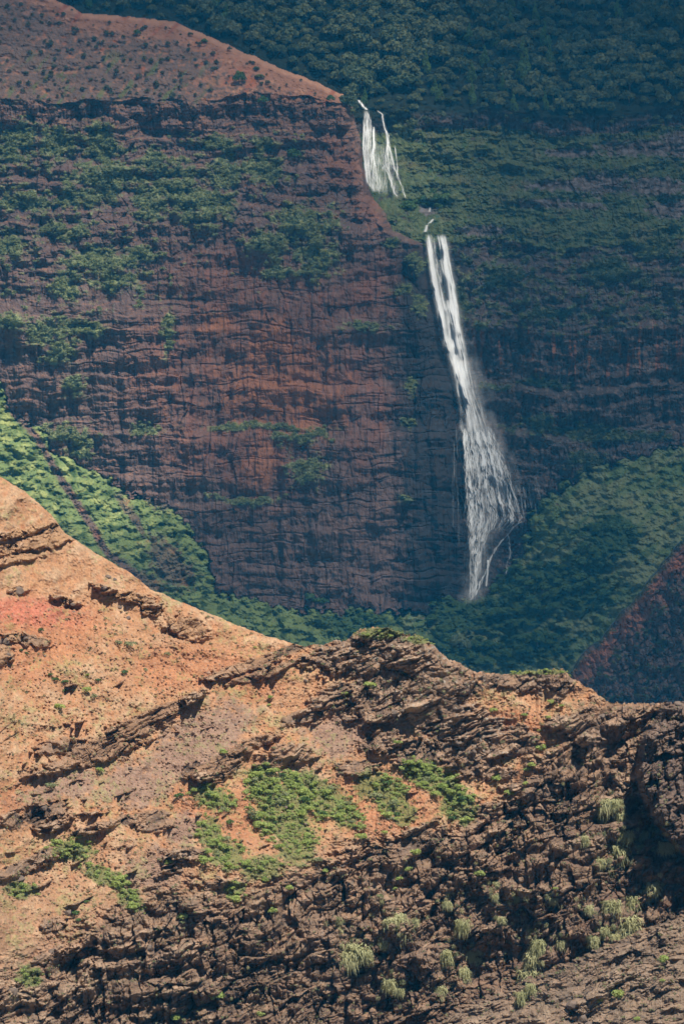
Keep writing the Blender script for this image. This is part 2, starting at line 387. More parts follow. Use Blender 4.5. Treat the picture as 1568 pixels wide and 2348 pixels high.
C = mixc(C, (.33, .145, .075), hot * isl * .8)
streak = ss(.15, .5, fbm(X / 6, Yp / 110, 3, 111))
C = mixc(C, (.045, .035, .038), streak * rk * cliff * .75)
C = mixc(C, (.26, .11, .06), isr * colz * ss(.22, .5, colm + colm2) * ss(730, 760, yy) * ss(880, 850, yy) * .9)
wet = ss(120, 50, np.abs(X - interp(Yp, [(240, 870), (460, 880), (540, 985), (985, 1000), (1400, 1010)])) + n_a * 50 + n_b * 20) * rk * ss(540, 600, Yp)
C = mixc(C, (.022, .022, .024), wet * .92)
C = mixc(C, (.03, .028, .028), ss(70, 30, np.abs(X - 872)) * ss(240, 270, Yp) * ss(470, 440, Yp) * (isr))
# soil of the headland crown
sl_c = np.zeros_like(C) + np.array((.28, .145, .095), f32)
sl_c = mixc(sl_c, (.42, .23, .15), np.maximum(ss(.1, .5, n_a), .9 * ss(16, 5, Yp - ridge_top[None, :] + n_b * 6))); sl_c = mixc(sl_c, (.3, .11, .06), ss(.1, .5, fbm((X + Yp) / 30, (Yp - X) / 110, 3, 49)))
scr = ss(-.1, .25, n_b * .9 + n_a * .5 + .45 * ss(560, 380, X) + .3 * fbm(X / 40, Yp / 14, 3, 52) - .12 * ss(.4, -.2, n_c)) * ss(30, 60, Yp - ridge_top[None, :] + n_b * 30)
sl_c = mixc(sl_c, (.11, .085, .075), scr * .85)
sl_c = mixc(sl_c, (.10, .13, .05), ss(.15, .4, fbm((X + Yp * .8) / 26, (Yp - X) / 90, 3, 50)) * ss(520, 420, X) * ss(100, 150, Yp) * .8)
sm = np.where(isl, ss(246, 226, yy + n_b * 26 + n_a * 12), 0)
C = C * (1 - sm[..., None]) + sl_c * sm[..., None]
edges = isl * rk * ss(.12, .5, fbm(X / 40, st / 5, 3, 51) + .2 * (yy < 320)) * (1 - ctr) * (1 - sm)
C = mixc(C, (.3, .16, .105), edges * .6)
C = mixc(C, (.30, .13, .075), isl * ss(-.3, .5, blobs(Xw, Yw, [(790, 380, 60, 40), (850, 480, 50, 40, 40), (760, 330, 40, 20)]) + n_b * 1.3) * .4)
C = mixc(C, (.3, .11, .06), isr * ss(-.3, .4, blobs(Xw, Yw, [(1150, 460, 12, 40, 15), (1190, 420, 30, 8, -30)]) + n_b * .7) * .8)
C = mixc(C, (.17, .16, .165), ro * ss(-.2, .3, n_b + b2 * .4) * .8)
C = mixc(C, (.15, .14, .145), isr * (yy > 300) * ss(.25, .5, fbm(X / 20, Yp / 10, 3, 118) + .3 * n_a) * .6)
gcol = np.zeros_like(C) + np.where((X < 800)[..., None], np.array((.17, .205, .10), f32), np.array((.072, .10, .045), f32))  # right-hand greens darker, part of their shade put into the colour
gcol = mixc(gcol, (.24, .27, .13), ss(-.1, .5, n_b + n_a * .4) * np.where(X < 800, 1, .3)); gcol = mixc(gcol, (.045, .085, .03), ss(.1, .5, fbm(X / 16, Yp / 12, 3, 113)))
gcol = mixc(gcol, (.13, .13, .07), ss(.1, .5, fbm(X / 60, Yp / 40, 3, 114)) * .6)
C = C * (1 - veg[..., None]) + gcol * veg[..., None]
C = mixc(C, (.015, .022, .014), fo)
tg = np.zeros_like(C) + np.where((LAB == 2)[..., None], np.array((.16, .225, .085), f32), np.array((.105, .165, .065), f32))
tg = mixc(tg, (.32, .37, .14), ss(-.1, .5, n_a + n_b * .4) * ss(520, 260, X)); tg = mixc(tg, (.05, .09, .028), ss(.0, .4, fbm(X / 30, Yp / 20, 3, 115)))
tg = mixc(tg, (.035, .075, .028), bushm * .85); tg = mixc(tg, (.19, .225, .12), (LAB == 3) * (1 - bushm) * ss(-.3, .3, n_c + fbm((X + Yp) / 20, (X - Yp) / 120, 3, 116) * .8) * .8)
tc_ = mixc(mixc(C * 0 + np.array((.17, .12, .10), f32), (.08, .06, .06), ss(-.1, .4, n_b)), (.26, .13, .09), ss(.1, .5, n_a))
C = np.where(ist[..., None], tg * veg[..., None] + tc_ * (1 - veg[..., None]), C)
sc_ = mixc(C * 0 + np.array((.12, .085, .075), f32), (.065, .05, .05), ss(-.2, .4, n_b)); sc_ = mixc(sc_, (.10, .13, .05), veg * .8)
sc_ = mixc(sc_, (.09, .12, .05), ss(.0, .5, n_a + .3) * ss(26, 2, sd + n_b * 14))
redb = .85 * ss(2, 30, sd + n_a * 20) * ss(110, 30, sd + n_b * 30 + fbm(X / 40, Yp / 40, 3, 117) * 60) * ss(.0, 8, sd)
sc_ = mixc(sc_, (.40, .16, .09), redb * (.6 + .4 * ss(-.2, .3, n_b)))
C = np.where(iss[..., None], sc_, C)
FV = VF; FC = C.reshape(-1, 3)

FF = grid_faces(NY, NX)
flab = LAB.reshape(-1)[FF[:, 0]]
jump = np.ptp(Y.reshape(-1)[FF], axis=1)
FF_ok = ~((jump > 70) & (LAB.reshape(-1)[FF] == 4).any(1)); FF = FF[FF_ok]; flab = flab[FF_ok]
# the hidden side of the red spur drops away behind its crest
cols = np.where(spm.any(0))[0]; first = np.argmax(spm[:, cols], 0)
E = VF.reshape(NY, NX, 3)[first, cols]; rows = []
for i in range(26):
    d = 1.6 * i ** 1.5; p = E.copy(); p[:, 1] += d; p[:, 2] -= .85 * d; p[:, 0] += fbm(cols / 30., cols * 0 + i * .4, 3, 77) * min(1, i / 8) * 3; rows.append(p)
sv = np.stack(rows[::-1], 0); scol = np.repeat(C[first, cols][None], 26, 0)
link('spur_back_slope', mesh_np('spur_back_slope', sv.reshape(-1, 3), grid_faces(26, len(cols)), scol.reshape(-1, 3)), M_FAR, kind='structure', label='hidden back slope of the red spur', category='hill')
fo_lab = (yy.reshape(-1)[FF[:, 0]] < 262) & (flab == 0)
names = {0: 'canyon_cliff', 1: 'cliff_headland', 2: 'left_hillside', 3: 'right_hillside', 4: 'red_hill_spur', 5: 'forest_hillside'}
desc = {0: ('shaded dark back cliff with green benches behind and right of the waterfalls', 'cliff'), 1: ('reddish brown layered headland cliff left of the waterfalls', 'cliff'),
        2: ('bright green brushy scree slope below the left cliff', 'slope'), 3: ('shaded green slope right of the lower waterfall foot', 'slope'),
        4: ('purple brown spur with a red earth crest at the right edge', 'hill'), 5: ('hillside under the dark forest above the cliffs', 'hill')}
flab = np.where(fo_lab, 5, flab)
for k, nm in names.items():
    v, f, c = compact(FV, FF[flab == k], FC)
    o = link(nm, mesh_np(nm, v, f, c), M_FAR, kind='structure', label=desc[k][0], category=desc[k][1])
def far_Y(px, py):
    i = np.clip(((np.asarray(py) + 120) / SX).round().astype(int), 0, NY - 1); j = np.clip(((np.asarray(px) + 170) / SX).round().astype(int), 0, NX - 1)
    return Y_FAR[i, j], LAB[i, j]

# ================================================================== NEAR RIDGE
KN = 0.70                                   # the ridge stands about 720 m off
NP = 0.069 * KN
nxs = np.arange(-180, 1750, 1.75, dtype=f32)
crest = interp(nxs, [(-180, 1058), (-60, 1066), (0, 1092), (60, 1128), (118, 1180), (150, 1222), (220, 1268), (300, 1314), (345, 1350), (400, 1374), (480, 1406), (560, 1440), (640, 1466), (700, 1482), (740, 1476), (795, 1466), (812, 1452), (835, 1440), (880, 1437), (915, 1448), (925, 1455), (960, 1455), (985, 1470), (1005, 1495), (1050, 1520), (1090, 1540), (1160, 1546), (1210, 1538), (1290, 1534), (1308, 1552), (1350, 1576), (1380, 1600), (1402, 1613), (1500, 1612), (1568, 1608), (1750, 1600)])
crest = crest + fbm(nxs / 26, nxs * 0 + 2, 4, 301) * (5 + 4 * ss(700, 800, nxs)) + fbm(nxs / 6, nxs * 0 + 5, 2, 303) * (1.5 + 2.5 * ss(700, 800, nxs))
NR = 760
tv = np.linspace(0, 1, NR, dtype=f32)[:, None]
Q = crest[None, :] + tv * (2560 - crest[None, :])
X = np.repeat(nxs[None, :], NR, 0).astype(f32); Q = Q.astype(f32); dq = np.gradient(Q, axis=0)
wx = fbm(X / 80, Q / 80, 3, 401) * 26; wy = fbm(X / 80, Q / 80, 3, 402) * 22
Xw = X + wx; Qw = Q + wy
n_a = fbm(X / 50, Q / 40, 4, 411); n_b = fbm(X / 16, Q / 12, 4, 412); n_c = fbm(X / 200, Q / 150, 4, 413); n_d = fbm(X / 6, Q / 5, 3, 414)
TILT = .36
S = Q + TILT * X + fbm(X / 150, Q / 150, 3, 421) * 30 + fbm(X / 40, Q / 40, 2, 422) * 7
# where it is sheer dark cliff
cl_line = interp(X, [(-180, 2330), (0, 2262), (150, 2196), (300, 2092), (400, 2060), (520, 2080), (700, 2018), (850, 1960), (1000, 1950), (1090, 1900), (1200, 1822), (1260, 1740), (1330, 1660), (1400, 1618), (1750, 1590)])
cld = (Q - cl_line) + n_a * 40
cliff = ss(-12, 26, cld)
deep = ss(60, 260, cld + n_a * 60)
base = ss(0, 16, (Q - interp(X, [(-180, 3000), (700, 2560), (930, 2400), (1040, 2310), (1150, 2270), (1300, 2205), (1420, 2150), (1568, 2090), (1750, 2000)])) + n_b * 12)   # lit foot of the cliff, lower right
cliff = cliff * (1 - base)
# outcrops in the soil
OUT = [(880, 1500, 190, 60), (960, 1560, 150, 70), (1010, 1640, 150, 60, 20), (1090, 1690, 110, 60, 10), (870, 1610, 120, 50), (860, 1462, 70, 28), (1200, 1560, 120, 26), (1290, 1565, 30, 26),
       (640, 1500, 90, 12, -18), (560, 1530, 100, 16, -16), (600, 1545, 90, 10, -20), (340, 1640, 110, 13, -20), (420, 1610, 60, 12, -25), (250, 1700, 130, 16, -18), (140, 1710, 60, 20, -8), (210, 1735, 140, 18, -16), (330, 1660, 80, 10, -20),
       (70, 1250, 120, 16, -12), (150, 1222, 60, 16, -14), (90, 1215, 120, 12, -10), (40, 1285, 60, 10, -12), (430, 1440, 50, 26, 20), (350, 1395, 30, 16, 10), (310, 1370, 60, 12, 10), (40, 1352, 24, 12), (10, 1500, 24, 26), (60, 1465, 60, 14, 10), (250, 1355, 40, 12, 20), (150, 1375, 40, 8, 20),
       (560, 1715, 90, 14, -20), (660, 1725, 50, 26), (640, 1745, 70, 14, -15), (700, 1640, 60, 14, -20), (760, 1600, 60, 30, -30), (110, 1870, 55, 36), (30, 1880, 30, 18), (350, 1880, 46, 26, -8), (300, 1880, 40, 14), (60, 1985, 90, 16, -22), (130, 1955, 50, 14, -15), (220, 1900, 70, 10, -15),
       (500, 1760, 60, 26, -20), (450, 1770, 30, 20), (420, 1960, 50, 16), (440, 2100, 44, 30), (380, 2090, 40, 26), (500, 2030, 40, 16), (330, 2190, 50, 30), (410, 2170, 30, 26), (120, 2120, 30, 16), (100, 2200, 26, 16), (960, 1930, 50, 36), (1010, 1920, 20, 30), (900, 1960, 60, 20),
       (1100, 1760, 90, 26, 10), (1180, 1700, 60, 40), (1320, 1660, 70, 30), (1380, 1680, 60, 40), (960, 1730, 70, 40), (1040, 1720, 60, 34), (880, 1700, 60, 30), (820, 1760, 50, 20), (1240, 1800, 80, 30), (1150, 1860, 80, 24)]
outc = blobs(Xw * .35 + X * .65, Qw * .35 + Q * .65, OUT)
bandn = fbm(X / 110, S / 15, 3, 431)
rock = ss(-.12, .25, outc + n_b * .55 + bandn * .3)
rock = np.maximum(rock, ss(.42, .62, bandn + n_b * .3 + .05 * ss(1500, 1900, Q) - .25 * ss(1600, 1450, Q)))
rock = np.maximum(rock, ss(-80, 10, cld + n_b * 60) * .9)
rock = np.maximum(rock, base * ss(-.1, .4, n_b + bandn + .1))
topmass = ss(-.3, .2, blobs(X, Q, [(880, 1490, 190, 60), (960, 1550, 160, 80), (1030, 1650, 160, 80, 20)]))
ang = 37 + 22 * np.clip(rock, 0, 1) + 12 * topmass
ang = lerp(ang, 54., ss(-60, 0, cld)); ang = lerp(ang, 67., cliff); ang = lerp(ang, 40., base)
ang = blur(ang, 26, 9)
g = .069 / (np.tan(np.radians(ang)) + .14)
Yn = 1030 + fbm(nxs / 300, nxs * 0, 2, 440)[None, :] * 8 - np.cumsum(g * dq, 0)
# the crest behind the first fold stands farther back
fold = Q - interp(X, [(-180, 1290), (0, 1362), (60, 1372), (150, 1398), (200, 1404), (330, 1440), (440, 1478), (560, 1492), (700, 1500), (760, 1520), (1750, 1540)])
Yn = Yn + 5 * ss(5, -5, fold + n_d * 4) * ss(800, 600, X)
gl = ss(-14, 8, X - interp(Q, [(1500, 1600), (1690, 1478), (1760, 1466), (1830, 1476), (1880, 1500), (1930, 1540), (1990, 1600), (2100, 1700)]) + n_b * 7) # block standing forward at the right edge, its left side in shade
Yn = Yn - gl * 7 + .5 * ss(-120, 0, X - interp(Q, [(1500, 1600), (1690, 1478), (1760, 1466), (1830, 1476), (1880, 1500), (1930, 1540), (1990, 1600), (2100, 1700)])) * 7 * (1 - gl) * (Q < 2050)
Yn = Yn - 12 * base + 5 * cliff * fbm(X / 160, Q / 260, 3, 441)

r = n_c * 2.5 + n_a * .8 + n_b * .28
r += ridged((X * .9 + Q * .45) / 90, (Q * .9 - X * .45) / 260, 3, 442) * .8 * (1 - cliff)
def saw2(per, seed):
    k = S / per + fbm(X / (per * 5), Q / (per * 5), 2, seed) * .6
    fl = np.floor(k); f = k - fl
    amp = .35 + u01(h2(fl.astype(np.int64), (fl * 0).astype(np.int64), seed))
    amp = amp * np.clip(.5 + fbm(X / (per * 2.5), fl * 3.7, 3, seed + 3) * 1.9, 0, 1.7)
    up = .3
    return np.where(f < up, f / up, 1 - (f - up) / (1 - up)) * amp
s1 = saw2(74, 11); s2_ = saw2(30, 12); s3 = saw2(13, 13)
Xr = X * .94 + Q * -.34 * 0 + 0; 
b0, _, i0 = blocks((X + Q * .2) / 70, S / 46, 500, .8); b1, c1, i1 = blocks((X + Q * .15 + n_b * 12) / 30, S / 22, 501, .9); b2, c2, i2 = blocks((X + n_b * 6) / 13, S / 11, 502, .9); b3, c3, i3 = blocks(X / 6, S / 5.5, 503, .9)
mS = np.clip(.95 + fbm(X / 150, Q / 110, 3, 531) * 1.3, .45, 1.5)       # where the beds show, where it breaks into blocks, where it is worn smooth
mB = np.clip(.8 + fbm(X / 120, Q / 120, 3, 532) * 1.4, .25, 1.4)
lay = saw2(8.5, 14) * .42 + saw2(19, 15) * .6
rr = mS * (s1 * 2.1 + s2_ * 1.0 + s3 * .45 + lay * ss(.7, 1.2, mS)) + mB * (b0 * 1.5 + b1 * 1.0 + b2 * .45 + b3 * .22)
worn = 1 - .8 * ss(.08, .4, fbm(X / 95, Q / 60, 4, 540)) * (1 - topmass * .5)
r += rock * worn * rr * (1 + .1 * cliff) * (1 - .2 * base)
r += cliff * (b0 * .8 + blocks((X + n_a * 14) / 17, Q / 60, 511, .8)[0] * 1.5 + ridged(Xw / 90, Q / 260, 3, 512) * 1.3 + ridged((X + n_a * 20) / 42, Q / 130, 2, 513) * 1.0 * ss(.2, -.2, n_c) + fbm(X / 60, Q / 45, 3, 514) * 2.2)
r += rock * .8 * (1 - cliff)
F1s = cells(X / 8, Q / 6, 521); F1t = cells(X / 4.2, Q / 3.6, 522)
peb = np.clip(.42 - F1s[0], 0, 1) * (F1s[4][0] > .78) * 1.2 + np.clip(.42 - F1t[0], 0, 1) * (F1t[4][0] > .7) * .45
soil = 1 - np.clip(rock, 0, 1)
smooth_soil = ss(1300, 1450, Q)
r += soil * (peb * (.35 + .65 * smooth_soil) * 1.0 + n_d * .12)
r = r * ss(-6, 22, Q - crest[None, :] + 4)
Yn = (Yn - r) * KN
Y_NEAR = Yn
VN = P(X, Q, Yn)
# far side of the ridge falls away behind the crest
NB = 30
back = []
cr = VN[0]
for i in range(NB, 0, -1):
    d = .8 * i ** 1.35
    p = cr.copy(); p[:, 1] += d; p[:, 2] -= d * (.35 + .5 * min(1, i / 12)) ; p[:, 0] += 0
    p[:, 2] += (fbm(nxs / 20, nxs * 0 + i * .3, 3, 601) * min(1, i / 6) * 1.2 )
    back.append(p)
VN = np.concatenate([np.stack(back), VN], 0)

# ---- colours
C = np.zeros(X.shape + (3,), f32) + np.array((.40, .218, .118), f32)
C = mixc(C, (.44, .285, .175), ss(-.05, .45, n_a + n_b * .5 + .12))
C = mixc(C, (.40, .19, .10), ss(-.35, .4, blobs(Xw, Qw, [(430, 1530, 170, 60), (560, 1560, 120, 50), (100, 1450, 160, 60), (30, 1830, 60, 40), (490, 1850, 120, 60), (560, 1900, 60, 60), (1180, 1660, 80, 30), (60, 1500, 90, 70), (870, 1850, 130, 80), (90, 2240, 30, 26)]) + n_b * .5))
C = mixc(C, (.45, .16, .10), ss(-.4, .5, blobs(Xw, Qw, [(40, 1400, 150, 34, 8)]) + n_b * .3))
C = mixc(C, (.38, .17, .085), ss(.05, .5, fbm(X / 30, Q / 24, 3, 611)) * .6)
C = mixc(C, (.26, .17, .13), ss(-.3, .35, blobs(Xw, Qw, [(480, 1680, 110, 60, -25), (430, 1740, 130, 50, -20), (300, 1800, 100, 50), (350, 2000, 70, 60), (780, 1680, 110, 60, -30), (900, 1660, 90, 40), (420, 1900, 50, 50), (150, 1800, 120, 30, -20), (860, 1540, 60, 30), (1010, 1600, 50, 30)]) + n_b * .8 + n_a * .5) * .85)
C = mixc(C, (.40, .31, .21), ss(.1, .5, fbm(X / 9, Q / 8, 3, 612)) * .35)
lowl = ss(1850, 2200, Q)
C = mixc(C, (.27, .175, .12), lowl * .55 * (1 - ss(.0, .4, n_a)))
grass = ss(.12, .45, n_b * .7 + n_d * .5 + fbm(X / 70, Q / 60, 3, 613) * .7 - .05 + .1 * ss(1450, 1600, Q))
C = mixc(C, (.27, .27, .11), grass * .5)
stone = (F1s[4][0] > .78) * (F1s[0] < .36)
C = mixc(C, (.27, .18, .12), stone * soil * .5)
RC = np.zeros_like(C) + np.array((.26, .17, .112), f32)
RC = mixc(RC, (.37, .25, .17), ss(.35, .8, i1 * .6 + i2 * .4 + n_b * .3)); RC = mixc(RC, (.11, .078, .06), ss(.35, .8, i2 + n_d * .4) * .65)
RC = mixc(RC, (.40, .25, .14), ss(1560, 1440, Q) * ss(760, 600, X) * .85)
RC = mixc(RC, (.34, .19, .10), ss(2000, 1700, Q) * ss(760, 600, X) * .4)
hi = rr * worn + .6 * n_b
RC = mixc(RC, (.24, .165, .12), (1 - worn) * .7)
RC = mixc(RC, (.33, .20, .125), ss(-.1, .5, fbm(X / 70, S / 26, 3, 623)) * .55)
RC = mixc(RC, (.44, .32, .225), ss(1.3, 2.6, hi) * .7)                    # high relief painted paler, sunlit lips put into the colour
RC = mixc(RC, (.055, .042, .036), ss(.3, -.9, hi) * .75)                 # hollows painted near black, crevice shade put into the colour
RC = mixc(RC, (.36, .34, .30), ss(.25, .55, fbm(X / 7, Q / 6, 3, 621) + .18 * topmass - .06) * .7)
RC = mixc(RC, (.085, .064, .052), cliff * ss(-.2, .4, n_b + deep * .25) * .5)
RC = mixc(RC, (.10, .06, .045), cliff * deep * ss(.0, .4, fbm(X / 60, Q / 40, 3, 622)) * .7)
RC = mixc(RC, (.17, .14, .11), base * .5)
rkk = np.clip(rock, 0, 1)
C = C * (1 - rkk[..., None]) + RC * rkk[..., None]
C = mixc(C, (.12, .09, .08), ss(.0, 1, gl) * ss(2050, 1900, Q) * .6)  # forward block tinted dark, its shade put into the colour
NVEG = [(650, 1860, 60, 100, -35), (610, 1810, 40, 60, -40), (680, 1950, 50, 40), (740, 1830, 90, 40, 30), (690, 1790, 50, 30), (790, 1870, 40, 30, 40), (1000, 1790, 80, 34, 30), (1050, 1850, 50, 40, 30), (960, 1770, 40, 26), (900, 1830, 40, 50), (490, 1830, 50, 30, 20), (520, 1960, 40, 40), (480, 1910, 30, 40), (600, 1990, 60, 30),
        (170, 1950, 50, 26), (240, 2010, 60, 22, 20), (300, 2060, 40, 24, 40), (50, 2040, 40, 22), (70, 2240, 30, 30), (540, 2040, 30, 20), (850, 1800, 40, 40), (930, 1870, 30, 30), (870, 1452, 60, 16), (960, 1465, 40, 12), (1230, 1540, 80, 8)]
nv = blobs(Xw * .3 + X * .7, Qw * .3 + Q * .7, NVEG)
nvm = ss(-.1, .3, nv + n_b * .5)
C = mixc(C, (.13, .16, .055), nvm * .8)
crv = np.clip((Q - crest[None, :]) / 1, 0, 1)
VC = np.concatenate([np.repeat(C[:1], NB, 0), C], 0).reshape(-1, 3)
Vn = VN.reshape(-1, 3)
nf = grid_faces(NR + NB, len(nxs))
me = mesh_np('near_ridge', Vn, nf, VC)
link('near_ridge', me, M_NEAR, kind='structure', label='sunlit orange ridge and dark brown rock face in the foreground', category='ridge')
def near_pt(px, py):
    """surface point of the near ridge at sheet position"""
    px = np.asarray(px, float); py = np.asarray(py, float)
    j = np.clip(((px + 180) / 1.75).round().astype(int), 0, len(nxs) - 1)
    i = np.clip(((py - crest[j]) / (2560 - crest[j]) * (NR - 1)).round().astype(int), 0, NR - 1)
    return VN[i + NB, j], rkk[i, j], cliff[i, j], nv[i, j]
def near_Y(px, py): return near_pt(px, py)[0][..., 1]

def pad_grid(V, C, top=True, k=110, m=3):
    """carry a relief on beyond its edges: its own slopes repeat outwards, coarser; returns grid, colours and the new faces"""
    q = np.arange(1, k + 1) * m
    L = V[:, q].copy(); L[..., 0] = 2 * V[:, :1, 0] - L[..., 0]; R = V[:, -1 - q].copy(); R[..., 0] = 2 * V[:, -1:, 0] - R[..., 0]
    V1 = np.concatenate([L[:, ::-1], V, R], 1); C1 = np.concatenate([C[:, q][:, ::-1], C, C[:, -1 - q]], 1)
    B = V1[-1 - q].copy(); B[..., 1:] = 2 * V1[-1:, :, 1:] - B[..., 1:]
    P_, Q_ = [V1, B], [C1, C1[-1 - q]]; kt = 0
    if top:
        T = V1[q].copy(); T[..., 1:] = 2 * V1[:1, :, 1:] - T[..., 1:]; P_ = [T[::-1]] + P_; Q_ = [C1[q][::-1]] + Q_; kt = k
    V2 = np.concatenate(P_, 0); C2 = np.concatenate(Q_, 0)
    ny, nx = V2.shape[:2]; fc = grid_faces(ny, nx); i = fc[:, 0] // nx; j = fc[:, 0] % nx
    new = (i < kt) | (i >= ny - k - 1) | (j < k) | (j >= nx - k - 1)
    return V2.reshape(-1, 3).astype(f32), C2.reshape(-1, 3), fc[new]
v, c, fc = pad_grid(FV.reshape(NY, NX, 3), FC.reshape(NY, NX, 3))
fc = fc[np.ptp(v[fc][..., 1], axis=1) < 60]
v, fc, c = compact(v, fc, c)
link('distant_hillside', mesh_np('distant_hillside', v, fc, c), M_FAR, kind='structure', label='canyon wall going on beyond the picture', category='hill')
v, c, fc = pad_grid(VN, VC.reshape(NR + NB, len(nxs), 3), False)
v, fc, c = compact(v, fc, c)
link('lower_ridge', mesh_np('lower_ridge', v, fc, c), M_NEAR, kind='structure', label='foreground ridge going on beyond the picture', category='ridge')
# ---- canyon floor far below and the plateau behind, so the land goes on past the picture
def sheet(name, x0, x1, y0, y1, z, n, amp, colr, label):
    gx, gy = np.meshgrid(np.linspace(x0, x1, n, dtype=f32), np.linspace(y1, y0, n, dtype=f32))
    gz = z + fbm(gx / 400, gy / 400, 4, 700) * amp
    v = np.stack([gx, gy, gz], -1).reshape(-1, 3)
    c = np.zeros((n * n, 3), f32) + np.array(colr, f32)
    link(name, mesh_np(name, v, grid_faces(n, n), c, True), M_FAR, kind='structure', label=label, category='ground')
sheet('ground', -3500, 3500, -600, 6000, -20, 160, 30, (.14, .12, .06), 'canyon floor far below the ridges')

# ================================================================== LEAVES, TREES, SHRUBS
RNG = np.random.default_rng(7)
def quads(p, n, size, rng, asp=1.0, roll=True):
    """small leaf sprays: one quad each at p, facing n"""
    n = n / (np.linalg.norm(n, axis=1, keepdims=True) + 1e-9)
    a = rng.normal(size=n.shape); a -= (a * n).sum(1, keepdims=True) * n; a /= np.linalg.norm(a, axis=1, keepdims=True) + 1e-9
    b = np.cross(n, a); s = np.asarray(size).reshape(-1, 1) * np.ones((len(p), 1))
    k = rng.uniform(.6, 1.2, (len(p), 4, 1))
    c = np.stack([(-a - b * asp), (a - b * asp), (a + b * asp), (-a + b * asp)], 1) * k * s[:, None] * .5
    v = (p[:, None] + c).reshape(-1, 3); f = np.arange(len(p) * 4).reshape(-1, 4)
    return v, f
def lobes_cloud(centres, radii, per, size, rng, jit=.55, flat=.8):
    ps, ns = [], []
    for c, rd in zip(centres, radii):
        m = max(6, int(per * rd * rd)); d = rng.normal(size=(m, 3)); d /= np.linalg.norm(d, axis=1, keepdims=True)
        d[:, 2] = np.where(d[:, 2] < -.35, -d[:, 2], d[:, 2])
        rr = rd * rng.uniform(.78, 1.08, (m, 1)); q = c + d * rr * np.array([1, 1, flat])
        ps.append(q); ns.append(d + rng.normal(size=d.shape) * jit)
    p = np.concatenate(ps); n = np.concatenate(ns)
    keep = np.ones(len(p), bool)
    for c, rd in zip(centres, radii):
        keep &= np.linalg.norm((p - c) / np.array([1, 1, flat]), axis=1) > rd * .66
    return quads(p[keep], n[keep], size * rng.uniform(.7, 1.3, keep.sum()), rng)
def crown_round(seed, per=150, size=.13):
    """unit crown: about 1 wide radius .5, base at 0, top near .95"""
    rng = np.random.default_rng(seed); cs, rs = [], []
    for k in range(11):
        a = rng.uniform(0, 6.28); q = math.sqrt(rng.uniform(0, 1)) * .33; h = .62 - q * .75 + rng.uniform(-.08, .12)
        cs.append(np.array([q * math.cos(a), q * math.sin(a), h])); rs.append(rng.uniform(.15, .24))
    cs.append(np.array([0, 0, .45])); rs.append(.28)
    return lobes_cloud(cs, rs, per * 14, size * .62, rng)
def crown_cone(seed, per=150, size=.1):
    rng = np.random.default_rng(seed); cs, rs = [], []
    for k in range(15):
        t = k / 14.; a = rng.uniform(0, 6.28); q = (1 - t) * .22 * rng.uniform(.5, 1.1)
        cs.append(np.array([q * math.cos(a), q * math.sin(a), .22 + t * .95])); rs.append(.20 * (1 - t) + .055)
    return lobes_cloud(cs, rs, per * 18, size * .6, rng, flat=1.15)
def crown_bush(seed, per=120, size=.13, n=7):
    rng = np.random.default_rng(seed); cs, rs = [], []
    for k in range(n):
        a = rng.uniform(0, 6.28); q = math.sqrt(rng.uniform(0, 1)) * .32
        cs.append(np.array([q * math.cos(a), q * math.sin(a), .22 + rng.uniform(-.04, .16)])); rs.append(rng.uniform(.15, .25))
    return lobes_cloud(cs, rs, per * 14, size * .6, rng)
def tuft(seed, n=420):
    """shaggy pale grass tussock: short blades arching down from a lumpy root"""
    rng = np.random.default_rng(seed); V, F = [], []
    for k in range(n):
        a = rng.uniform(0, 6.28); L = rng.uniform(.16, .42); up = rng.uniform(.1, .9); q = math.sqrt(rng.uniform()) * .34; b_ = rng.uniform(0, 6.28)
        o = np.array([q * math.cos(b_), q * math.sin(b_) * .7, rng.uniform(-.34, .14)])
        d = np.array([math.cos(a), math.sin(a), 0]); w = np.array([-d[1], d[0], .1]) * .017
        for i in range(4):
            t = i / 3.; c = o + d * L * t * .6 + np.array([0, 0, up * L * t - 1.15 * L * t * t])
            V += [c - w * (1.1 - t), c + w * (1.1 - t)]
        b = len(V) - 8
        F += [[b + 2 * i, b + 2 * i + 1, b + 2 * i + 3, b + 2 * i + 2] for i in range(3)]
    return np.array(V), np.array(F)
def trunk_np(seed, h=.45, r0=.035, limbs=3):
    """tapered trunk with limbs, unit tree"""
    rng = np.random.default_rng(seed); V, F = [], []
    def tube(a, b, ra, rb, k=6, seg=3):
        base = len(V); ax = b - a; ax = ax / np.linalg.norm(ax); u = np.cross(ax, [.3, .9, .1]); u /= np.linalg.norm(u); w = np.cross(ax, u)
        bend = rng.normal(size=3) * .012
        for i in range(seg + 1):
            t = i / seg; c = a + (b - a) * t + bend * math.sin(math.pi * t)
            for j in range(k):
                q = 2 * math.pi * j / k; V.append(c + (u * math.cos(q) + w * math.sin(q)) * (ra + (rb - ra) * t))
        for i in range(seg):
            for j in range(k): F.append([base + i * k + j, base + i * k + (j + 1) % k, base + (i + 1) * k + (j + 1) % k, base + (i + 1) * k + j])
    tube(np.array([0, 0, -.08]), np.array([0, 0, h]), r0, r0 * .6)
    for k in range(limbs):
        a = rng.uniform(0, 6.28); q = .22
        tube(np.array([0, 0, h * rng.uniform(.55, .95)]), np.array([q * math.cos(a), q * math.sin(a), h + rng.uniform(.08, .2)]), r0 * .5, r0 * .18)
    return np.array(V), np.array(F)

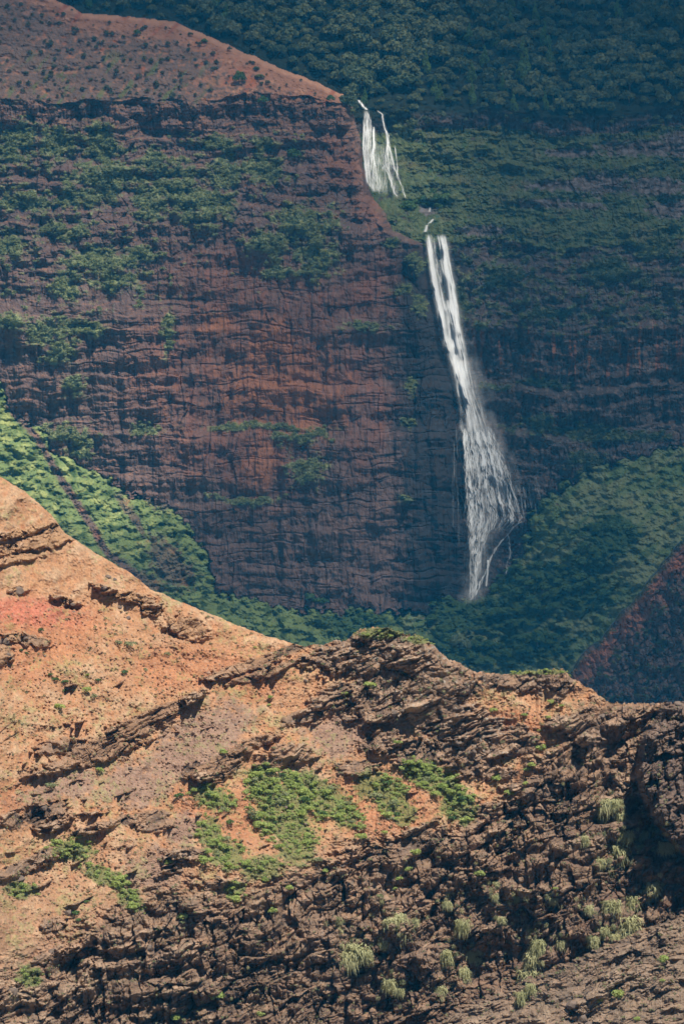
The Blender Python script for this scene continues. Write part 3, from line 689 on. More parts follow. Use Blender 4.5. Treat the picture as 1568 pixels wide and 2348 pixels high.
LM_DARK = leaf_mat('forest_leaves', (.025, .06, .026), (.19, .21, .10), .1)
LM_CONE = leaf_mat('pale_conifer_leaves', (.05, .13, .04), (.14, .21, .06), .12)
LM_PALE = leaf_mat('silver_leaves', (.16, .22, .11), (.26, .32, .18))
LM_GREEN = leaf_mat('shrub_leaves', (.25, .36, .08), (.58, .64, .24), .45, .35)
LM_OLIVE = leaf_mat('dry_shrub_leaves', (.20, .24, .11), (.38, .40, .22), .3, .4)
LM_DKBUSH = leaf_mat('dark_bush_leaves', (.06, .12, .04), (.13, .21, .07), .2, .4)
LM_TUFT = leaf_mat('straw_grass', (.36, .38, .18), (.62, .60, .35), .35, .4)
LM_SLOPE = leaf_mat('slope_leaves', (.05, .12, .04), (.15, .25, .09), .25, .4)
BARK = plain_mat('bark', (.14, .10, .075))
MB = lambda nm, vf: mesh_np(nm, vf[0], vf[1])
def mats(me, m): me.materials.append(m); return me
CR = [mats(MB('crown', crown_round(40 + i)), LM_DARK) for i in range(7)]
CC = [mats(MB('crown', crown_cone(60 + i)), LM_CONE) for i in range(3)]
CP = [mats(MB('crown', crown_round(70 + i)), LM_PALE) for i in range(2)]
CS = [mats(MB('crown', crown_round(80 + i)), LM_SLOPE) for i in range(4)]
CT = [mats(MB('crown', crown_round(85 + i, 110)), LM_DKBUSH) for i in range(2)]
TK = [mats(MB('trunk', trunk_np(90 + i)), BARK) for i in range(3)]
BG = [mats(MB('shrub', crown_bush(100 + i)), LM_GREEN) for i in range(6)]
BO = [mats(MB('shrub', crown_bush(110 + i, 70)), LM_OLIVE) for i in range(4)]
BD = [mats(MB('shrub', crown_bush(120 + i, 120)), LM_DKBUSH) for i in range(3)]
TU = [mats(MB('grass_tuft', tuft(130 + i)), LM_TUFT) for i in range(5)]

def tree(px, py, w_px, kind='round', label='', cat='tree', group=None, tall=1.0, rng=RNG, name=None, sink=.1, pos=None):
    if pos is None:
        Y, _ = far_Y(px, py); pos = P(np.float64(px), np.float64(py), float(Y)); w = w_px * MPX
    else: w = w_px
    lib = {'round': CR, 'cone': CC, 'pale': CP, 'slope': CS, 'dark': CT}[kind]
    t = bpy.data.objects.new(name or {'cone': 'conifer_tree'}.get(kind, 'broadleaf_tree'), None); COL.objects.link(t)
    t.location = pos - np.array([0, -.15 * w, sink * w]); t.rotation_euler = (0, 0, rng.uniform(0, 6.28))
    t.scale = (w * rng.uniform(.9, 1.15), w * rng.uniform(.9, 1.15), w * tall * rng.uniform(.85, 1.15))
    t['label'] = label; t['category'] = cat
    if group: t['group'] = group
    me = lib[rng.integers(len(lib))]
    link('crown', me, parent=t); link('trunk', TK[rng.integers(3)], parent=t)
    return t

# ---- the forest above the cliffs
cand = []
ypos = -100
while ypos < 262:
    x = -150 + RNG.uniform(0, 40)
    while x < 1720:
        px, py = x + RNG.uniform(-9, 9), ypos + RNG.uniform(-7, 7)
        top = np.interp(px, fx, rt_j)
        lim = 258 + 14 * math.sin(px / 90.) - 40 * math.exp(-((px - 880) / 40.) ** 2)
        ok = py < lim and (px > 795 or py < top - 2)
        if ok: cand.append((px, py))
        x += RNG.uniform(30, 48)
    ypos += 21
def inview(c): return -25 < c[0] < 1593 and c[1] > -8
vis = [c for c in cand if inview(c)]
RNG.shuffle(vis)
step_keep = vis[:290]; rest = vis[290:] + [c for c in cand if not inview(c)]
def zone(px):
    return ('left' if px < 520 else 'middle' if px < 1000 else 'right')
for (px, py) in sorted(step_keep):
    u = RNG.uniform(); conz = 1000 < px < 1250 or (940 < px < 1040 and py > 120)
    kind = 'cone' if u < (.26 if conz else .07) else 'round'
    wd = min(92, RNG.uniform(34, 56) * (1 + .5 * RNG.uniform() ** 3 + .25 * math.sin(px / 83. + py / 47.))) if kind == 'round' else RNG.uniform(24, 36)
    hz_ = ['far behind the orange crest', 'behind the flat orange crest', 'behind the middle of the orange crest', 'behind the steepening orange crest', 'behind the falling end of the orange crest', 'just left of the silver tree', 'straight above the upper waterfall', 'a little right of the upper waterfall', 'well right of the upper waterfall', 'over the middle of the green bench', 'over the red gully of the bench', 'over the right part of the bench', 'nearly at the right edge', 'at the dark right edge'][int(np.clip(px / 112, 0, 13))]
    vt = 'along the cliff rim' if py > 215 else 'just behind the rim' if py > 170 else 'low on the hillside' if py > 122 else 'halfway up the hillside' if py > 75 else 'high on the hillside' if py > 32 else 'topmost in the forest'
    sz = ('big' if wd > 55 else 'middling' if wd > 46 else 'small') if kind == 'round' else ('tall' if wd > 32 else 'short')
    lab = f"{sz} {'pointed' if kind == 'cone' else 'round'} tree {vt} {hz_}"
    tree(px, py, wd, kind, lab, 'tree', 'trees of the hillside forest', 1.0 if kind == 'round' else 1.5)
def merged(name, items, mat, **props):
    """one object for growth nobody could count: (mesh arrays, position, scale, spin) stacked together"""
    V, F, n = [], [], 0
    for (v, f), p, s, a in items:
        c, sn = math.cos(a), math.sin(a)
        q = v * s; q = np.stack([q[:, 0] * c - q[:, 1] * sn, q[:, 0] * sn + q[:, 1] * c, q[:, 2]], 1) + p
        V.append(q.astype(f32)); F.append(f + n); n += len(v)
    return link(name, mesh_np(name, np.concatenate(V), np.concatenate(F)), mat, **props)
low = [crown_round(200 + i, 34, .22) for i in range(4)]
items = []
for (px, py) in rest:
    Y, _ = far_Y(px, py); w = RNG.uniform(6, 10.5)
    items.append((low[RNG.integers(4)], P(px, py, float(Y)) - np.array([0, 0, .15 * w]), w, RNG.uniform(0, 6.28)))
for k in range(700):                                     # saplings and undergrowth between the trees
    px, py = RNG.uniform(-150, 1720), RNG.uniform(-80, 290)
    if px < 800 and py > np.interp(px, fx, rt_j) - 3: continue
    if py > 262 and 820 < px < 960: continue
    Y, _ = far_Y(px, py); w = RNG.uniform(2.2, 4.5)
    items.append((low[RNG.integers(4)], P(px, py, float(Y)) - np.array([0, 0, .1 * w]), w, RNG.uniform(0, 6.28)))
merged('forest_undergrowth', items, LM_DARK, kind='stuff', label='low dark undergrowth between the forest trees', category='undergrowth')

# single trees that stand out on the far side
SINGLES = [(548, 196, 30, 'dark', 'dark tall tree standing on the bare orange slope', 1.3), (601, 246, 30, 'slope', 'bright green tree leaning over the top cliff band', 1.4), (672, 372, 42, 'dark', 'dark round tree alone on the brown ledge', 1.0),
           (588, 164, 18, 'round', 'small grey bush tree near the orange ridge crest', .9), (594, 182, 26, 'round', 'low grey tree below the orange ridge crest', .7), (806, 200, 46, 'pale', 'pale silver green tree at the head of the upper waterfall', 1.0), (828, 186, 40, 'pale', 'silver leaved tree just above the waterfall lip', 1.0),
           (1052, 1505, 52, 'pale', 'pale green tree peeping over the foreground ridge', 1.1), (756, 240, 24, 'slope', 'green tree at the right end of the top cliff band', 1.3), (640, 130, 44, 'round', 'large round tree directly behind the orange crest', 1.0), (470, 100, 16, 'slope', 'tiny green bush on the orange ridge crest', 1.), (315, 84, 18, 'dark', 'small dark tree on the upper orange slope', 1.1)]
for px, py, w, k, lab, tall in SINGLES: tree(px, py, w, k, lab, 'tree', None, tall, sink=.05)
scrub = []
for k in range(420):
    px, py = RNG.uniform(-150, 790), RNG.uniform(10, 236)
    if py < np.interp(px, fx, rt_j) + 8 or RNG.uniform() < ss(350, 760, px) * .75: continue
    Y, _ = far_Y(px, py); w = RNG.uniform(.8, 2.6)
    scrub.append((low[RNG.integers(4)], P(px, py, float(Y)) + np.array([0, -.2 * w, -.15 * w]), w, RNG.uniform(0, 6.28)))
merged('slope_scrub', scrub, leaf_mat('slope_scrub_leaves', (.05, .06, .04), (.13, .15, .085), .1, 0.), kind='stuff', label='low dark scrub dotting the orange headland top', category='scrub')
# leafy trees and big shrubs on the green slopes
BZ = [(1400, 1230, 60, 36), (1260, 1330, 110, 34), (1330, 1370, 80, 34), (1170, 1400, 110, 40), (1030, 1400, 50, 30), (1220, 1480, 90, 34), (1040, 1470, 60, 30), (1350, 1290, 50, 30), (1130, 1500, 100, 20), (960, 470, 50, 24), (1020, 460, 50, 24), (720, 1385, 30, 12), (830, 1440, 80, 24), (1180, 1340, 50, 34)]
nb = 0
for cx, cy, rx, ry in BZ:
    for k in range(int(rx * ry / 330) + 2):
        a = RNG.uniform(0, 6.28); q = math.sqrt(RNG.uniform()); px, py = cx + rx * q * math.cos(a), cy + ry * q * math.sin(a)
        Y, lb = far_Y(px, py)
        if lb == 4 or (py > 1390 and 880 < px < 960): continue
        where = 'below the upper waterfall' if cy < 600 else ('on the valley floor left of the falls' if cx < 900 else ('near the foot of the lower waterfall' if cy < 1420 and cx < 1200 else ('on the lower right green slope' if cy > 1440 else 'halfway up the right green slope')))
        wd = RNG.uniform(24, 46); tree(px, py, wd, 'slope', ('large' if wd > 39 else 'medium' if wd > 31 else 'small') + ' bushy green tree ' + where + (' towards the left' if px < cx - rx * .3 else ' towards the right' if px > cx + rx * .3 else ''), 'tree', 'trees on the green slopes', .75, sink=.2); nb += 1

# ---- brush on the ledges and scree of the far side (countless)
bl = [crown_bush(300 + i, 22, .24, 5) for i in range(5)]
Vg = veg.reshape(-1) * (LAB.reshape(-1) != 0) + .8 * veg.reshape(-1) * (LAB.reshape(-1) == 0)
inside = ((fx[None, :] + 0 * fy[:, None]) > -120) & ((fy[:, None] + 0 * fx[None, :]) > 236)
w_ = Vg * inside.reshape(-1) * np.where(LAB.reshape(-1) == 3, .16, np.where(gs.reshape(-1), .14, np.where(LAB.reshape(-1) == 2, .22, 1.0))); w_ = np.where(w_ > .5, w_, 0); w_ = w_ / w_.sum()
pick = RNG.choice(len(w_), 7000, False, w_)
items_a, items_b = [], []
lf = LAB.reshape(-1)
for i in pick:
    p = VF[i]; w = RNG.uniform(.9, 2.6) * (.75 if lf[i] >= 2 else 1)
    (items_b if (lf[i] in (1, 2) and p[0] < 40) else items_a).append((bl[RNG.integers(5)], p + np.array([0, -.2 * w, -.12 * w]), w, RNG.uniform(0, 6.28)))
LM_LEDGE = leaf_mat('ledge_leaves', (.15, .22, .08), (.36, .40, .20), .25, 0.)
LM_LEDGE2 = leaf_mat('shady_ledge_leaves', (.05, .085, .035), (.12, .155, .07), .25, 0.)  # darker copy of the ledge leaves, shade of the right side in its colour
merged('ledge_brush', items_b, LM_LEDGE, kind='stuff', label='bright green brush growing on the ledges of the left cliff', category='brush')
merged('shade_brush', items_a, LM_LEDGE2, kind='stuff', label='dull green brush on the ledges and slopes at right', category='brush')

# ================================================================== WATER
x0, x1, y0, y1 = 790, 1290, 215, 1400
wx_ = np.arange(x0, x1, 1.0, dtype=f32); wy_ = np.arange(y0, y1, 1.0, dtype=f32)
WX, WY = np.meshgrid(wx_, wy_)
RW = np.random.default_rng(11)
def strand(D, pts, w, a, jit=1.5, seed=0, wave=14., rough=.5):
    """one thread of falling water, from (x, y) points with y growing"""
    p = np.array(sorted(pts, key=lambda q: q[1]), float)
    ya, yb = p[0, 1], p[-1, 1]; rows = np.arange(max(int(ya), y0), min(int(yb) + 1, y1)); 
    if len(rows) < 3: return
    rf = rows.astype(f32); xs = np.interp(rows, p[:, 1], p[:, 0]) + fbm(rf / wave, rf * 0 + seed * 1.37, 3, seed) * jit * 2
    t = (rows - ya) / max(1, yb - ya)
    am = a * (1 + rough * 1.6 * fbm(rf / 22, rf * 0 + seed * 2.7, 3, seed + 9)) * np.clip(np.minimum(t, 1 - t) * 14 + .2, 0, 1)
    ww = w * (1 + .5 * fbm(rf / 17, rf * 0 + 9.1 + seed, 2, seed + 5))
    for r_, xx, aa, w1 in zip(rows, xs, am, ww):
        lo = int(max(xx - 3 * w1 - 2, x0)); hi = int(min(xx + 3 * w1 + 3, x1 - 1))
        if hi > lo:
            D[r_ - y0, lo - x0:hi - x0] += max(aa, 0) * np.exp(-((wx_[lo - x0:hi - x0] - xx) / w1) ** 2)
DL = np.zeros(WX.shape, f32); DR = DL.copy(); DC = DL.copy(); DP = DL.copy(); DF = DL.copy()
# upper left fall
strand(DL, [(821, 229), (828, 238), (836, 247), (841, 252)], 2.6, .9, 1.5, 1)
strand(DL, [(813, 232), (818, 236)], 2, .4, .5, 2)
Le = [(254, 838), (271, 834), (308, 833), (338, 832), (383, 837), (421, 840), (441, 858)]; Ri = [(254, 841), (266, 849), (292, 852), (320, 850), (350, 850), (383, 851), (421, 856), (441, 862)]
for k in range(26):
    u = RW.uniform() ** 1.2; ys_ = RW.uniform(252, 330); ye = min(RW.uniform(380, 470), 424 + 18 * min(1, u * 1.4))
    strand(DL, [(np.interp(y, *zip(*Le)) * (1 - u) + np.interp(y, *zip(*Ri)) * u, y) for y in np.linspace(ys_, ye, 8)], RW.uniform(.7, 1.5), RW.uniform(.15, .55), 1.0, 20 + k, rough=.9)
for k, o_ in enumerate(RW.normal(size=6) * 1.8): strand(DL, [(857, 291), (857 + .4 * o_, 316), (858 + .6 * o_, 338), (855 + o_, 356), (859 + 1.4 * o_, 383), (864 + 2 * o_, 438)], RW.uniform(.8, 2.2), RW.uniform(.2, .5), 1.5, 60 + k)
for k in range(9):
    xx = RW.uniform(864, 886); strand(DL, [(xx - 2, RW.uniform(320, 370)), (xx + 2, RW.uniform(425, 450))], .9, RW.uniform(.10, .35), 1.5, 70 + k, rough=.9)
for k in range(3): strand(DL, [(839, 254), (841, 275), (842, 300), (841, 340), (842, 383), (846, 415), (858, 440)], 5.5 - k, .22, .6, 800 + k, rough=.4)
strand(DL, [(858, 300), (858, 340), (862, 383), (868, 440)], 5, .16, .8, 805, rough=.8); strand(DL, [(866, 330), (872, 383), (880, 445)], 9, .10, .8, 806, rough=.8)
# upper right fall
for k, o_ in enumerate(RW.normal(size=9) * 2.6): strand(DR, [(866 + .2 * o_, 254), (876 + .2 * o_, 262), (878 + .3 * o_, 280), (882 + .5 * o_, 297), (889 + o_, 312), (889 + o_, 327), (886 + o_ * 1.4, 355), (886 + o_ * 1.6, 383), (893 + o_ * 1.3, 402), (898 + o_, 421), (905 + o_, 446), (912 + o_, 450 + 2 * o_)], RW.uniform(.7, 1.4), RW.uniform(.10, .32), 2.0 , 90 + k, rough=.9)
for k, o_ in enumerate(RW.normal(size=6) * 2.2): strand(DR, [(890, 322), (899 + o_, 374), (911 + o_, 402), (921 + o_ * .6, 430), (930, 454)], RW.uniform(.7, 1.1), RW.uniform(.08, .26), 2.2, 110 + k, rough=.9)
for k in range(4): strand(DR, [(905, 333), (910, 374), (912, 402)], .8, RW.uniform(.12, .3), 1.5, 120 + k)
for k in range(10):
    u = RW.uniform(); strand(DR, [(888 + 4 * u, 315 + 20 * u), (888 + 12 * u, 360), (892 + 16 * u, RW.uniform(385, 410))], .9, RW.uniform(.1, .3), 1.2, 130 + k)
strand(DR, [(889, 320), (890, 355), (893, 383), (902, 415), (910, 452)], 6, .14, .8, 807, rough=.8); strand(DR, [(866, 254), (876, 262), (878, 280), (882, 297), (889, 312)], 2.6, .3, .8, 808)
# little cascade between the falls
strand(DC, [(985, 476), (984, 486)], 2, .55, .5, 150); strand(DC, [(993, 502), (989, 507), (984, 512)], 2.2, .95, .6, 151); strand(DC, [(978, 516), (977, 522), (974, 532)], 2.8, .95, .6, 152); strand(DC, [(984, 510), (979, 518)], 1.6, .4, .6, 153)
# lower fall: free-falling plume
La = [(540, 980), (588, 984), (638, 991), (688, 999), (738, 1009), (788, 1019), (838, 1034), (883, 1044), (928, 1056), (990, 1061)]
Ra = [(540, 1022), (588, 1030), (655, 1043), (728, 1053), (788, 1064), (848, 1079), (898, 1094), (938, 1108), (990, 1130)]
for k in range(110):
    ys_ = RW.uniform(538, 900) if k > 40 else RW.uniform(537, 545)
    u = RW.uniform()
    if ys_ < 650: u = RW.choice([RW.uniform(.0, .30), RW.uniform(.55, .98)])
    ln = RW.uniform(80, 330); ye = min(ys_ + ln, 994)
    uu = u + RW.normal() * .12
    f = lambda y, q: np.interp(y, *zip(*La)) * (1 - q) + np.interp(y, *zip(*Ra)) * q
    edgef = 1 - .6 * ss(.5, 1, np.array(u)) * (ys_ > 650)
    pts = []
    for t in np.linspace(0, 1, 7):
        y = ys_ + (ye - ys_) * t; q = u * (1 - t) + uu * t
        if y > 640 and q < .55: q = lerp(q, q * .85 + .06, ss(640, 700, y))
        pts.append((f(y, np.clip(q, -.03, 1.05)), y))
    strand(DP, pts, RW.uniform(.9, 3.2), RW.uniform(.08, .34) * float(edgef), 1.6, 200 + k, wave=30., rough=.9)
for k in range(4): strand(DP, [(983, 538), (988, 588), (997, 640), (1008, 690), (1020, 750)], 6.5 - k, .16, .8, 810 + k, rough=.4)
for k in range(5): strand(DP, [(1013, 538), (1022, 588), (1030, 640), (1036, 700), (1045, 770), (1056, 840), (1066, 890)], 11 - 1.6 * k, .12, 1.0, 820 + k, rough=.3)
for k in range(4): strand(DP, [(1030, 690), (1042, 770), (1053, 840), (1066, 900), (1080, 950), (1095, 992)], 17 - 3 * k, .11, 1.2, 830 + k, rough=.4)
# fan over the ledges
for k in range(3): strand(DF, [(1090, 982), (1100, 1040), (1108, 1120), (1110, 1200), (1098, 1290), (1082, 1376)], [26, 20, 9][k], .08, 2, 840 + k, rough=.6)
Lf = [(975, 1058), (1063, 1065), (1138, 1070), (1176, 1072), (1276, 1075), (1326, 1077), (1378, 1077)]
Rf = [(975, 1124), (1003, 1136), (1063, 1160), (1138, 1182), (1191, 1198), (1226, 1164), (1266, 1136), (1346, 1112), (1378, 1084)]
for k in range(300):
    ys_ = RW.uniform(978, 992) if k < 110 else RW.uniform(985, 1300)
    u = RW.uniform(0, 1); ye = min(ys_ + RW.uniform(70, 260), 1378)
    pts = []
    qd = RW.normal() * .05
    for t in np.linspace(0, 1, 10):
        y = ys_ + (ye - ys_) * t; l = np.interp(y, *zip(*Lf)); rr_ = np.interp(y, *zip(*Rf)); wid = rr_ - l
        xx = l + (u + qd * t) * wid
        if y > 1226 and u > .45: break
        pts.append((xx, y))
    if len(pts) < 3: continue
    dens = .45 + .55 * (1 - u) if ys_ > 1120 else .95
    strand(DF, pts, RW.uniform(.7, 1.35), RW.uniform(.12, .60) * dens * float(.45 + .55 * ss(-.25, .3, gn(np.array([u * 7.]), np.array([ys_ / 150.]), 3)[0])), 3.0, 400 + k, wave=18., rough=1.0)
for k in range(5): o_ = RW.normal() * 2.2; strand(DF, [(1195, 1196), (1178 + o_, 1208), (1166 + o_, 1222), (1150 - o_, 1240), (1136 + o_, 1258), (1126 + o_, 1276), (1118 + o_, 1300), (1100 - o_, 1340), (1086, 1372)], RW.uniform(.8, 1.5), RW.uniform(.12, .4), 2.4, 600 + k, wave=16., rough=1.)
for k in range(4): strand(DF, [(1164, 1224), (1167, 1250), (1171, 1268), (1162, 1292), (1158, 1318)], RW.uniform(.7, 1.1), RW.uniform(.1, .3), 2.8, 620 + k, wave=12.)
for k in range(5): strand(DF, [(1118, 1284), (1117, 1310), (1114, 1345)], RW.uniform(.8, 1.6), RW.uniform(.25, .5), 1.5, 630 + k)
for k in range(30):
    xx = RW.uniform(1160, 1236); ys_ = RW.uniform(1085, 1140); strand(DF, [(xx - 4, ys_), (xx + 4, ys_ + RW.uniform(25, 60))], .8, RW.uniform(.06, .26), 1.2, 640 + k)
for k in range(7):
    xx = RW.uniform(1034, 1052); ys_ = RW.uniform(940, 1120); strand(DF, [(xx, ys_), (xx + 3, ys_ + RW.uniform(50, 150))], .75, RW.uniform(.06, .22), 1.2, 660 + k)
flow = WX - np.interp(WY, [540, 985, 1378], [1004, 1095, 1085])
DP *= np.clip(1.05 + 1.4 * fbm(flow / 4., WY / 70, 3, 920) + .5 * fbm(WX / 16, WY / 40, 3, 921), .3, 2.2)
DF *= np.clip(1.05 + 1.5 * fbm(flow / 4, WY / 45, 3, 922) + 1.0 * fbm(WX / 14, WY / 22, 3, 923), .08, 2.4)
DL *= np.clip(1.1 + 1.5 * fbm(WX / 3, WY / 24, 3, 924), .15, 2.2); DR *= np.clip(1.1 + 1.5 * fbm(WX / 3, WY / 20, 3, 925), .15, 2.2)
gi = ((WY + 120) / SX); gj = ((WX + 170) / SX)
def samp(A):
    i = np.floor(gi).astype(int); j = np.floor(gj).astype(int); a = gi - i; b = gj - j
    return A[i, j] * (1 - a) * (1 - b) + A[i + 1, j] * a * (1 - b) + A[i, j + 1] * (1 - a) * b + A[i + 1, j + 1] * a * b
i0_, i1_ = int((y0 + 120) / SX) - 20, int((y1 + 120) / SX) + 20; j0_, j1_ = int((x0 + 170) / SX) - 20, int((x1 + 170) / SX) + 20
sub = Y_FAR[i0_:i1_, j0_:j1_]
from numpy.lib.stride_tricks import sliding_window_view
mn = np.pad(sub, 5, mode='edge'); mn = sliding_window_view(mn, (11, 11)).min((2, 3))
Ysm = Y_FAR.copy(); Ysm[i0_:i1_, j0_:j1_] = blur(mn, 2.0, 4.0)
YW = samp(Ysm)
mw, ntw, bw = new_mat('falling_water')
at = ntw.nodes.new('ShaderNodeAttribute'); at.attribute_name = 'albedo'
bw.inputs['Base Color'].default_value = (.88, .95, 1, 1); bw.inputs['Roughness'].default_value = .6
trl = ntw.nodes.new('ShaderNodeBsdfTranslucent'); trl.inputs['Color'].default_value = (.86, .9, .94, 1)
mx1 = ntw.nodes.new('ShaderNodeMixShader'); mx1.inputs[0].default_value = .12
ntw.links.new(bw.outputs[0], mx1.inputs[1]); ntw.links.new(trl.outputs[0], mx1.inputs[2])
nv_ = ntw.nodes.new('ShaderNodeCombineXYZ'); nv_.inputs[0].default_value = .15; nv_.inputs[1].default_value = -.62; nv_.inputs[2].default_value = .77   # foam scatters light whichever way the sheet happens to face
ntw.links.new(nv_.outputs[0], bw.inputs['Normal'])
tp = ntw.nodes.new('ShaderNodeBsdfTransparent'); mx2 = ntw.nodes.new('ShaderNodeMixShader')
ntw.links.new(at.outputs['Color'], mx2.inputs[0]); ntw.links.new(tp.outputs[0], mx2.inputs[1]); ntw.links.new(mx1.outputs[0], mx2.inputs[2])
ntw.links.new(mx2.outputs[0], ntw.nodes['Material Output'].inputs['Surface'])
def water(name, D, bulge, parent=None, off=.5, soft=0, **props):
    if soft: D = np.maximum(D, blur(D, soft) * .55)
    a = .97 * (1 - np.exp(-(D * .95 + .5 * D * D)))
    Bl = blur(np.clip(D, 0, 1.5), 5)
    Yw = YW - off - bulge * Bl - .5 * np.clip(D, 0, 1.4)
    v = P(WX, WY, Yw).reshape(-1, 3)
    F = grid_faces(*WX.shape); keep = a.reshape(-1)[F].max(1) > .012
    c = np.repeat(a.reshape(-1, 1), 3, 1)
    v, f, c = compact(v, F[keep], c)
    return link(name, mesh_np(name, v, f, c, True), mw, parent=parent, **props)
water('waterfall', DL, 1.5, label='upper left white waterfall in a broad ribbon with faint side threads', category='waterfall', group='upper waterfalls')
water('waterfall', DR, 1.2, label='upper right thin waterfall spreading into forked white threads', category='waterfall', group='upper waterfalls')
water('cascade', DC, .6, label='tiny white cascade among rocks between the upper and lower falls', category='cascade')
lw = bpy.data.objects.new('tall_waterfall', None); COL.objects.link(lw)
lw.location = P(1078., 1378., float(YW[1378 - y0, 1078 - x0])); lw['label'] = 'tall lower waterfall dropping as a white plume and fanning over dark ledges'; lw['category'] = 'waterfall'
bpy.context.view_layer.update()
for nm, D, bl_, so_ in (('plume', DP, 3.0, 2.2), ('fan', DF, 1.2, 0)):
    o = water(nm, D, bl_, None, 1.6 if nm == 'plume' else .9, so_); o.parent = lw; o.matrix_parent_inverse = lw.matrix_world.inverted()
# creek glints at the foot
DK = np.zeros(WX.shape, f32)
# ---- drifting spray
VEIL = []
for sd_, off_ in ((901, 3.0), (907, 6.0)):
    Dm = np.zeros(WX.shape, f32)
    for cx, cy, rx, ry, an in [(1112, 930, 30, 90, -16), (1140, 1030, 34, 90, -14), (1086, 850, 22, 80, -14), (1160, 1110, 32, 70, -8), (1095, 985, 40, 30, 0), (1080, 1370, 30, 16, 0), (1030, 700, 26, 110, -12)]:
        Dm = np.maximum(Dm, np.clip(blob(WX, WY, cx, cy, rx * 1.5, ry * 1.3, an), 0, 1) ** 1.5 * (.2 if cy > 800 else .08))
    Dm = Dm * np.clip(.8 + 1.3 * fbm((WX - WY * .25) / 14, WY / 40, 4, sd_), 0, 2)
    Dm[-6:] = 0; Dm[:, :4] = 0; Dm[:, -4:] = 0
    VEIL.append((Dm, off_))
for i, (Dm, off_) in enumerate(VEIL):
    o = water('spray', Dm * .6, 0, None, off_, 0); o.parent = lw; o.matrix_parent_inverse = lw.matrix_world.inverted()

# ================================================================== GROWTH AND STONES ON THE NEAR RIDGE
RS = np.random.default_rng(23)
def near_obj(name, me, px, py, w_px, label, cat, group=None, flat=1.0, sink=.08):
    p, rk_, cf_, _ = near_pt(px, py)
    w = w_px * NP
    o = bpy.data.objects.new(name, me); COL.objects.link(o)
    o.location = p + np.array([0, -(.12 if name != 'grass_tuft' else .28) * w, -sink * w]); o.rotation_euler = (0, 0, RS.uniform(0, 6.28))
    o.scale = (w * RS.uniform(.85, 1.2), w * RS.uniform(.85, 1.2), w * flat * RS.uniform(.85, 1.2))
    o['label'] = label; o['category'] = cat
    if group: o['group'] = group
    return o
ZN = [(650, 1860, 70, 110, -35, 'in the big central thicket', 74), (610, 1800, 40, 50, -40, 'at the top of the central thicket', 16), (740, 1830, 100, 36, 30, 'in the thicket right of centre', 36), (690, 1790, 40, 24, 0, 'above the central thicket', 8), (800, 1875, 40, 26, 40, 'below the right thicket', 10),
      (1000, 1790, 84, 32, 30, 'in the thicket under the dark outcrop', 36), (1055, 1850, 40, 36, 30, 'at the lower end of the bright thicket', 12), (955, 1770, 36, 22, 0, 'left of the bright thicket', 6), (900, 1830, 40, 50, 0, 'on red soil between the thickets', 18), (490, 1830, 56, 30, 20, 'on red soil left of the central thicket', 16),
      (520, 1960, 42, 36, 0, 'below left of the central thicket', 14), (480, 1905, 30, 36, 0, 'on red soil beside the central thicket', 10), (600, 1990, 60, 20, 0, 'along the lower edge of the central thicket', 9), (165, 1950, 56, 26, 0, 'in the upper patch of the lower left slope', 12), (240, 2010, 60, 18, 20, 'in the strip across the lower left slope', 12),
      (305, 2065, 40, 20, 40, 'at the lower end of the lower left strip', 10), (50, 2045, 40, 18, 0, 'near the left edge of the lower slope', 6), (68, 2242, 30, 22, 0, 'in the bottom left corner', 6), (540, 2045, 30, 24, 0, 'above the long rock ledge', 5), (870, 1456, 60, 8, 0, 'on top of the summit outcrop', 10), (960, 1466, 36, 6, 0, 'on the right shoulder of the summit outcrop', 5), (1230, 1543, 80, 5, 0, 'along the crest of the right saddle', 9)]
PRO = ['green', 'olive', 'dark']
for cx, cy, rx, ry, an, where, cnt in ZN:
    a0 = math.radians(an)
    for k in range(max(3, int(cnt * .56))):
        a = RS.uniform(0, 6.28); q = math.sqrt(RS.uniform()); u, v = rx * q * math.cos(a), ry * q * math.sin(a)
        px, py = cx + u * math.cos(a0) - v * math.sin(a0), cy + u * math.sin(a0) + v * math.cos(a0)
        t = RS.uniform(); w = RS.uniform(16, 36) * (.6 if cy < 1560 else 1) * (.8 if cnt < 11 else 1)
        kind = 'green' if t < .74 else ('olive' if t < .9 else 'dark')
        me = {'green': BG, 'olive': BO, 'dark': BD}[kind]; me = me[RS.integers(len(me))]
        lab = {'green': 'bright green shrub ', 'olive': 'pale grey green shrub ', 'dark': 'dark green shrub '}[kind] + where
        lab = ('big ' if w > 29 else 'small ' if w < 20 else 'medium ') + lab + (', upper side' if v < -ry * .3 else ', lower side' if v > ry * .3 else '')
        near_obj('shrub', me, px, py, w, lab, 'shrub', 'shrubs ' + where, .85)
